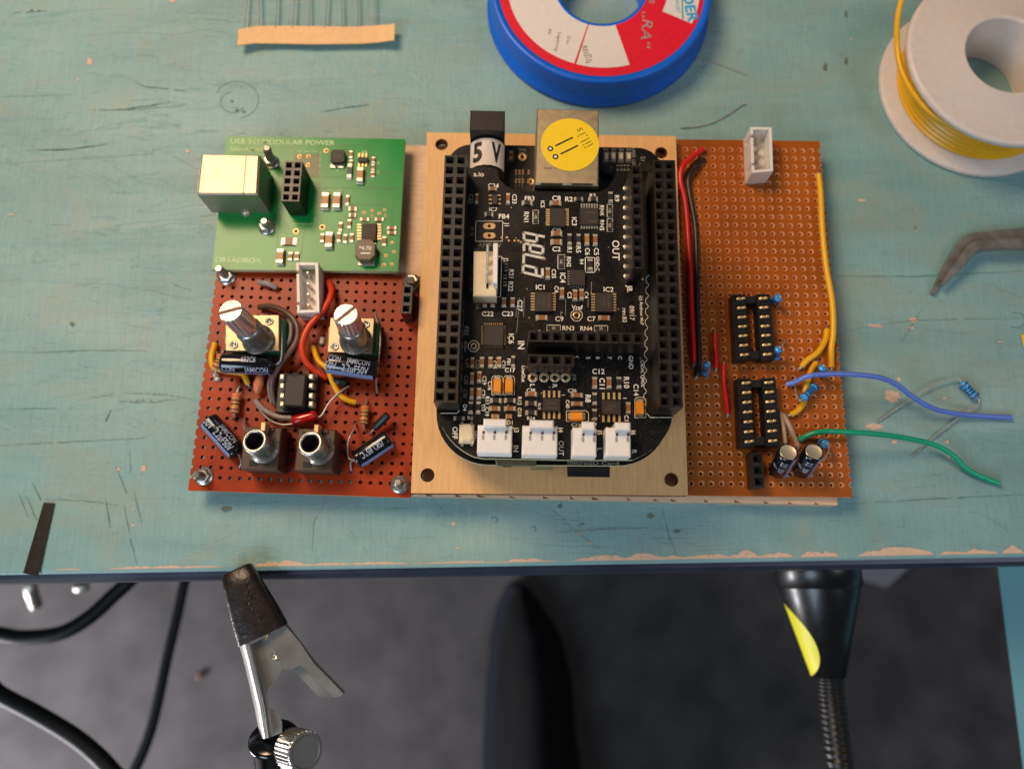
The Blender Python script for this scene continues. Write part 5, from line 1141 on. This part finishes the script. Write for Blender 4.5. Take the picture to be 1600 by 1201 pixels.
# ------------------------------------------------------------------ cables and things near the floor
c9 = lambda x, y: (x/2.667, 760+y/2.667)
def cable(px, z, wpx, label):
    r_ = wpx/2*(CH-z)/F; mb = MB(); mb.tube([at(*p, z) for p in px], r_, 16, 0, 8); mono('power_cable', label, 'cable', mb, 'cable', 'black cables hanging below the bench')
cable([(-700, 900), (-300, 960), (-40, 985)]+[c9(*p) for p in ((0, 615), (100, 628), (250, 610), (370, 545), (470, 455), (545, 385), (640, 280), (700, 0))], -160, 22, 'thick black cable arching under the bench at far left')
cable([(-700, 900), (-250, 980), (-50, 1050)]+[c9(*p) for p in ((0, 865), (150, 945), (300, 1035), (400, 1115), (470, 1190), (540, 1280), (700, 1700))], -120, 24, 'thick black cable running down across the lower left corner')
cable([c9(*p) for p in ((840, -100), (800, 280), (768, 400), (742, 520), (695, 720), (645, 950), (605, 1080), (555, 1190), (500, 1290), (300, 1800))], -240, 15, 'thinner black cable hanging between the arching cable and the clip')
# shoe on the floor
shoe = empty('shoe', at(820, 1050, -720), 0, 'dark shoe on the floor below the middle of the bench', 'shoe')
FZ = -720; R = []; cs = [(815, 915, 16, 25), (820, 945, 52, 50), (830, 990, 88, 70), (836, 1060, 112, 85), (836, 1140, 118, 100), (842, 1230, 130, 120), (850, 1330, 120, 140)]
mb = MB()
for x, y, wpx, hh in cs:
    c = at(x, y, FZ+30); w2 = wpx/2*(CH-FZ-30)/F
    R.append([c+Vector((w2*math.cos(q_), 0, hh*max(math.sin(q_), 0)-12)) for q_ in [math.pi*i/14 for i in range(15)]])
mb.loft(R, 0, True, close=True); mb.build('upper', 'shoe', shoe)
mb = MB(); R = []
for x, y, wpx, hh in cs: 
    c = at(x, y, FZ+12); w2 = (wpx+16)/2*(CH-FZ-12)/F; R.append([c+Vector((-w2-6, 0, -12)), c+Vector((w2-8, 0, -12)), c+Vector((w2-8, 0, 12)), c+Vector((-w2-6, 0, 12))])  # sole shifted left so its bluish tint paints the cool-lit edge
mb.loft(R, 0, False); mb.build('sole', 'sole', shoe)
mb = MB(); c = at(1385, 885, FZ+4); mb.loft([[at(x, y, FZ+z) for x, y in ((1340, 860), (1425, 862), (1422, 885), (1385, 918), (1345, 905))][::-1] for z in (1, 8)], 0)  # pale slab standing in for light reflected off the floor
mono('floor_reflection', 'pale grey patch of reflected light on the floor right of the lamp head', 'scrap', mb, 'scrap')
mb = MB(); mb.tube([at(45, 890, -300), at(48, 920, -300), at(56, 945, -310)], 4, 12); mono('metal_hook', 'short pale metal hook below the bench at far left', 'hook', mb, 'steel')
mb = MB(); mb.blob(at(127, 917, -300), 5.4, 3.6, 4, 14); mono('metal_ball', 'small round shiny metal piece under the bench edge above the arching cable', 'knob', mb, 'steel')
mb = MB(); mb.blob(at(312, 1055, FZ+4), 4, 4, 3, 10); mono('red_crumb', 'small dull red speck on the dark floor left of the clip', 'speck', mb, 'bandbr')
# ------------------------------------------------------------------ light
def area(name, loc, target, size, power, col, sy=None):
    l = bpy.data.lights.new(name, 'AREA'); l.energy = power; l.color = col; l.size = size
    if sy: l.shape = 'RECTANGLE'; l.size_y = sy
    o = bpy.data.objects.new(name, l); COL.objects.link(o); o.location = loc
    o.rotation_euler = (Vector(target)-Vector(loc)).to_track_quat('-Z', 'Y').to_euler(); return o
area('warm_lamp', (-225, 275, 430), (-10, 60, 0), 200, 2.35e6, (1, .71, .45))
area('window_light', (-420, -520, 520), (0, 40, -30), 380, 3.5e6, (.68, .84, 1))
area('floor_fill_light', (-860, -520, -330), (-560, -180, -720), 380, 1.9e7, (1, .97, 1))  # unseen fill added to brighten the floor towards the left
area('ceiling_light', (700, -250, 900), (60, 60, 0), 400, 2.0e6, (.95, .95, 1))
w = bpy.data.worlds.new('World'); S.world = w; w.use_nodes = True
bg = w.node_tree.nodes['Background']; bg.inputs[0].default_value = (.55, .6, .66, 1); bg.inputs[1].default_value = .13
S.view_settings.view_transform = 'Standard'; S.view_settings.look = 'None'; S.view_settings.exposure = 0
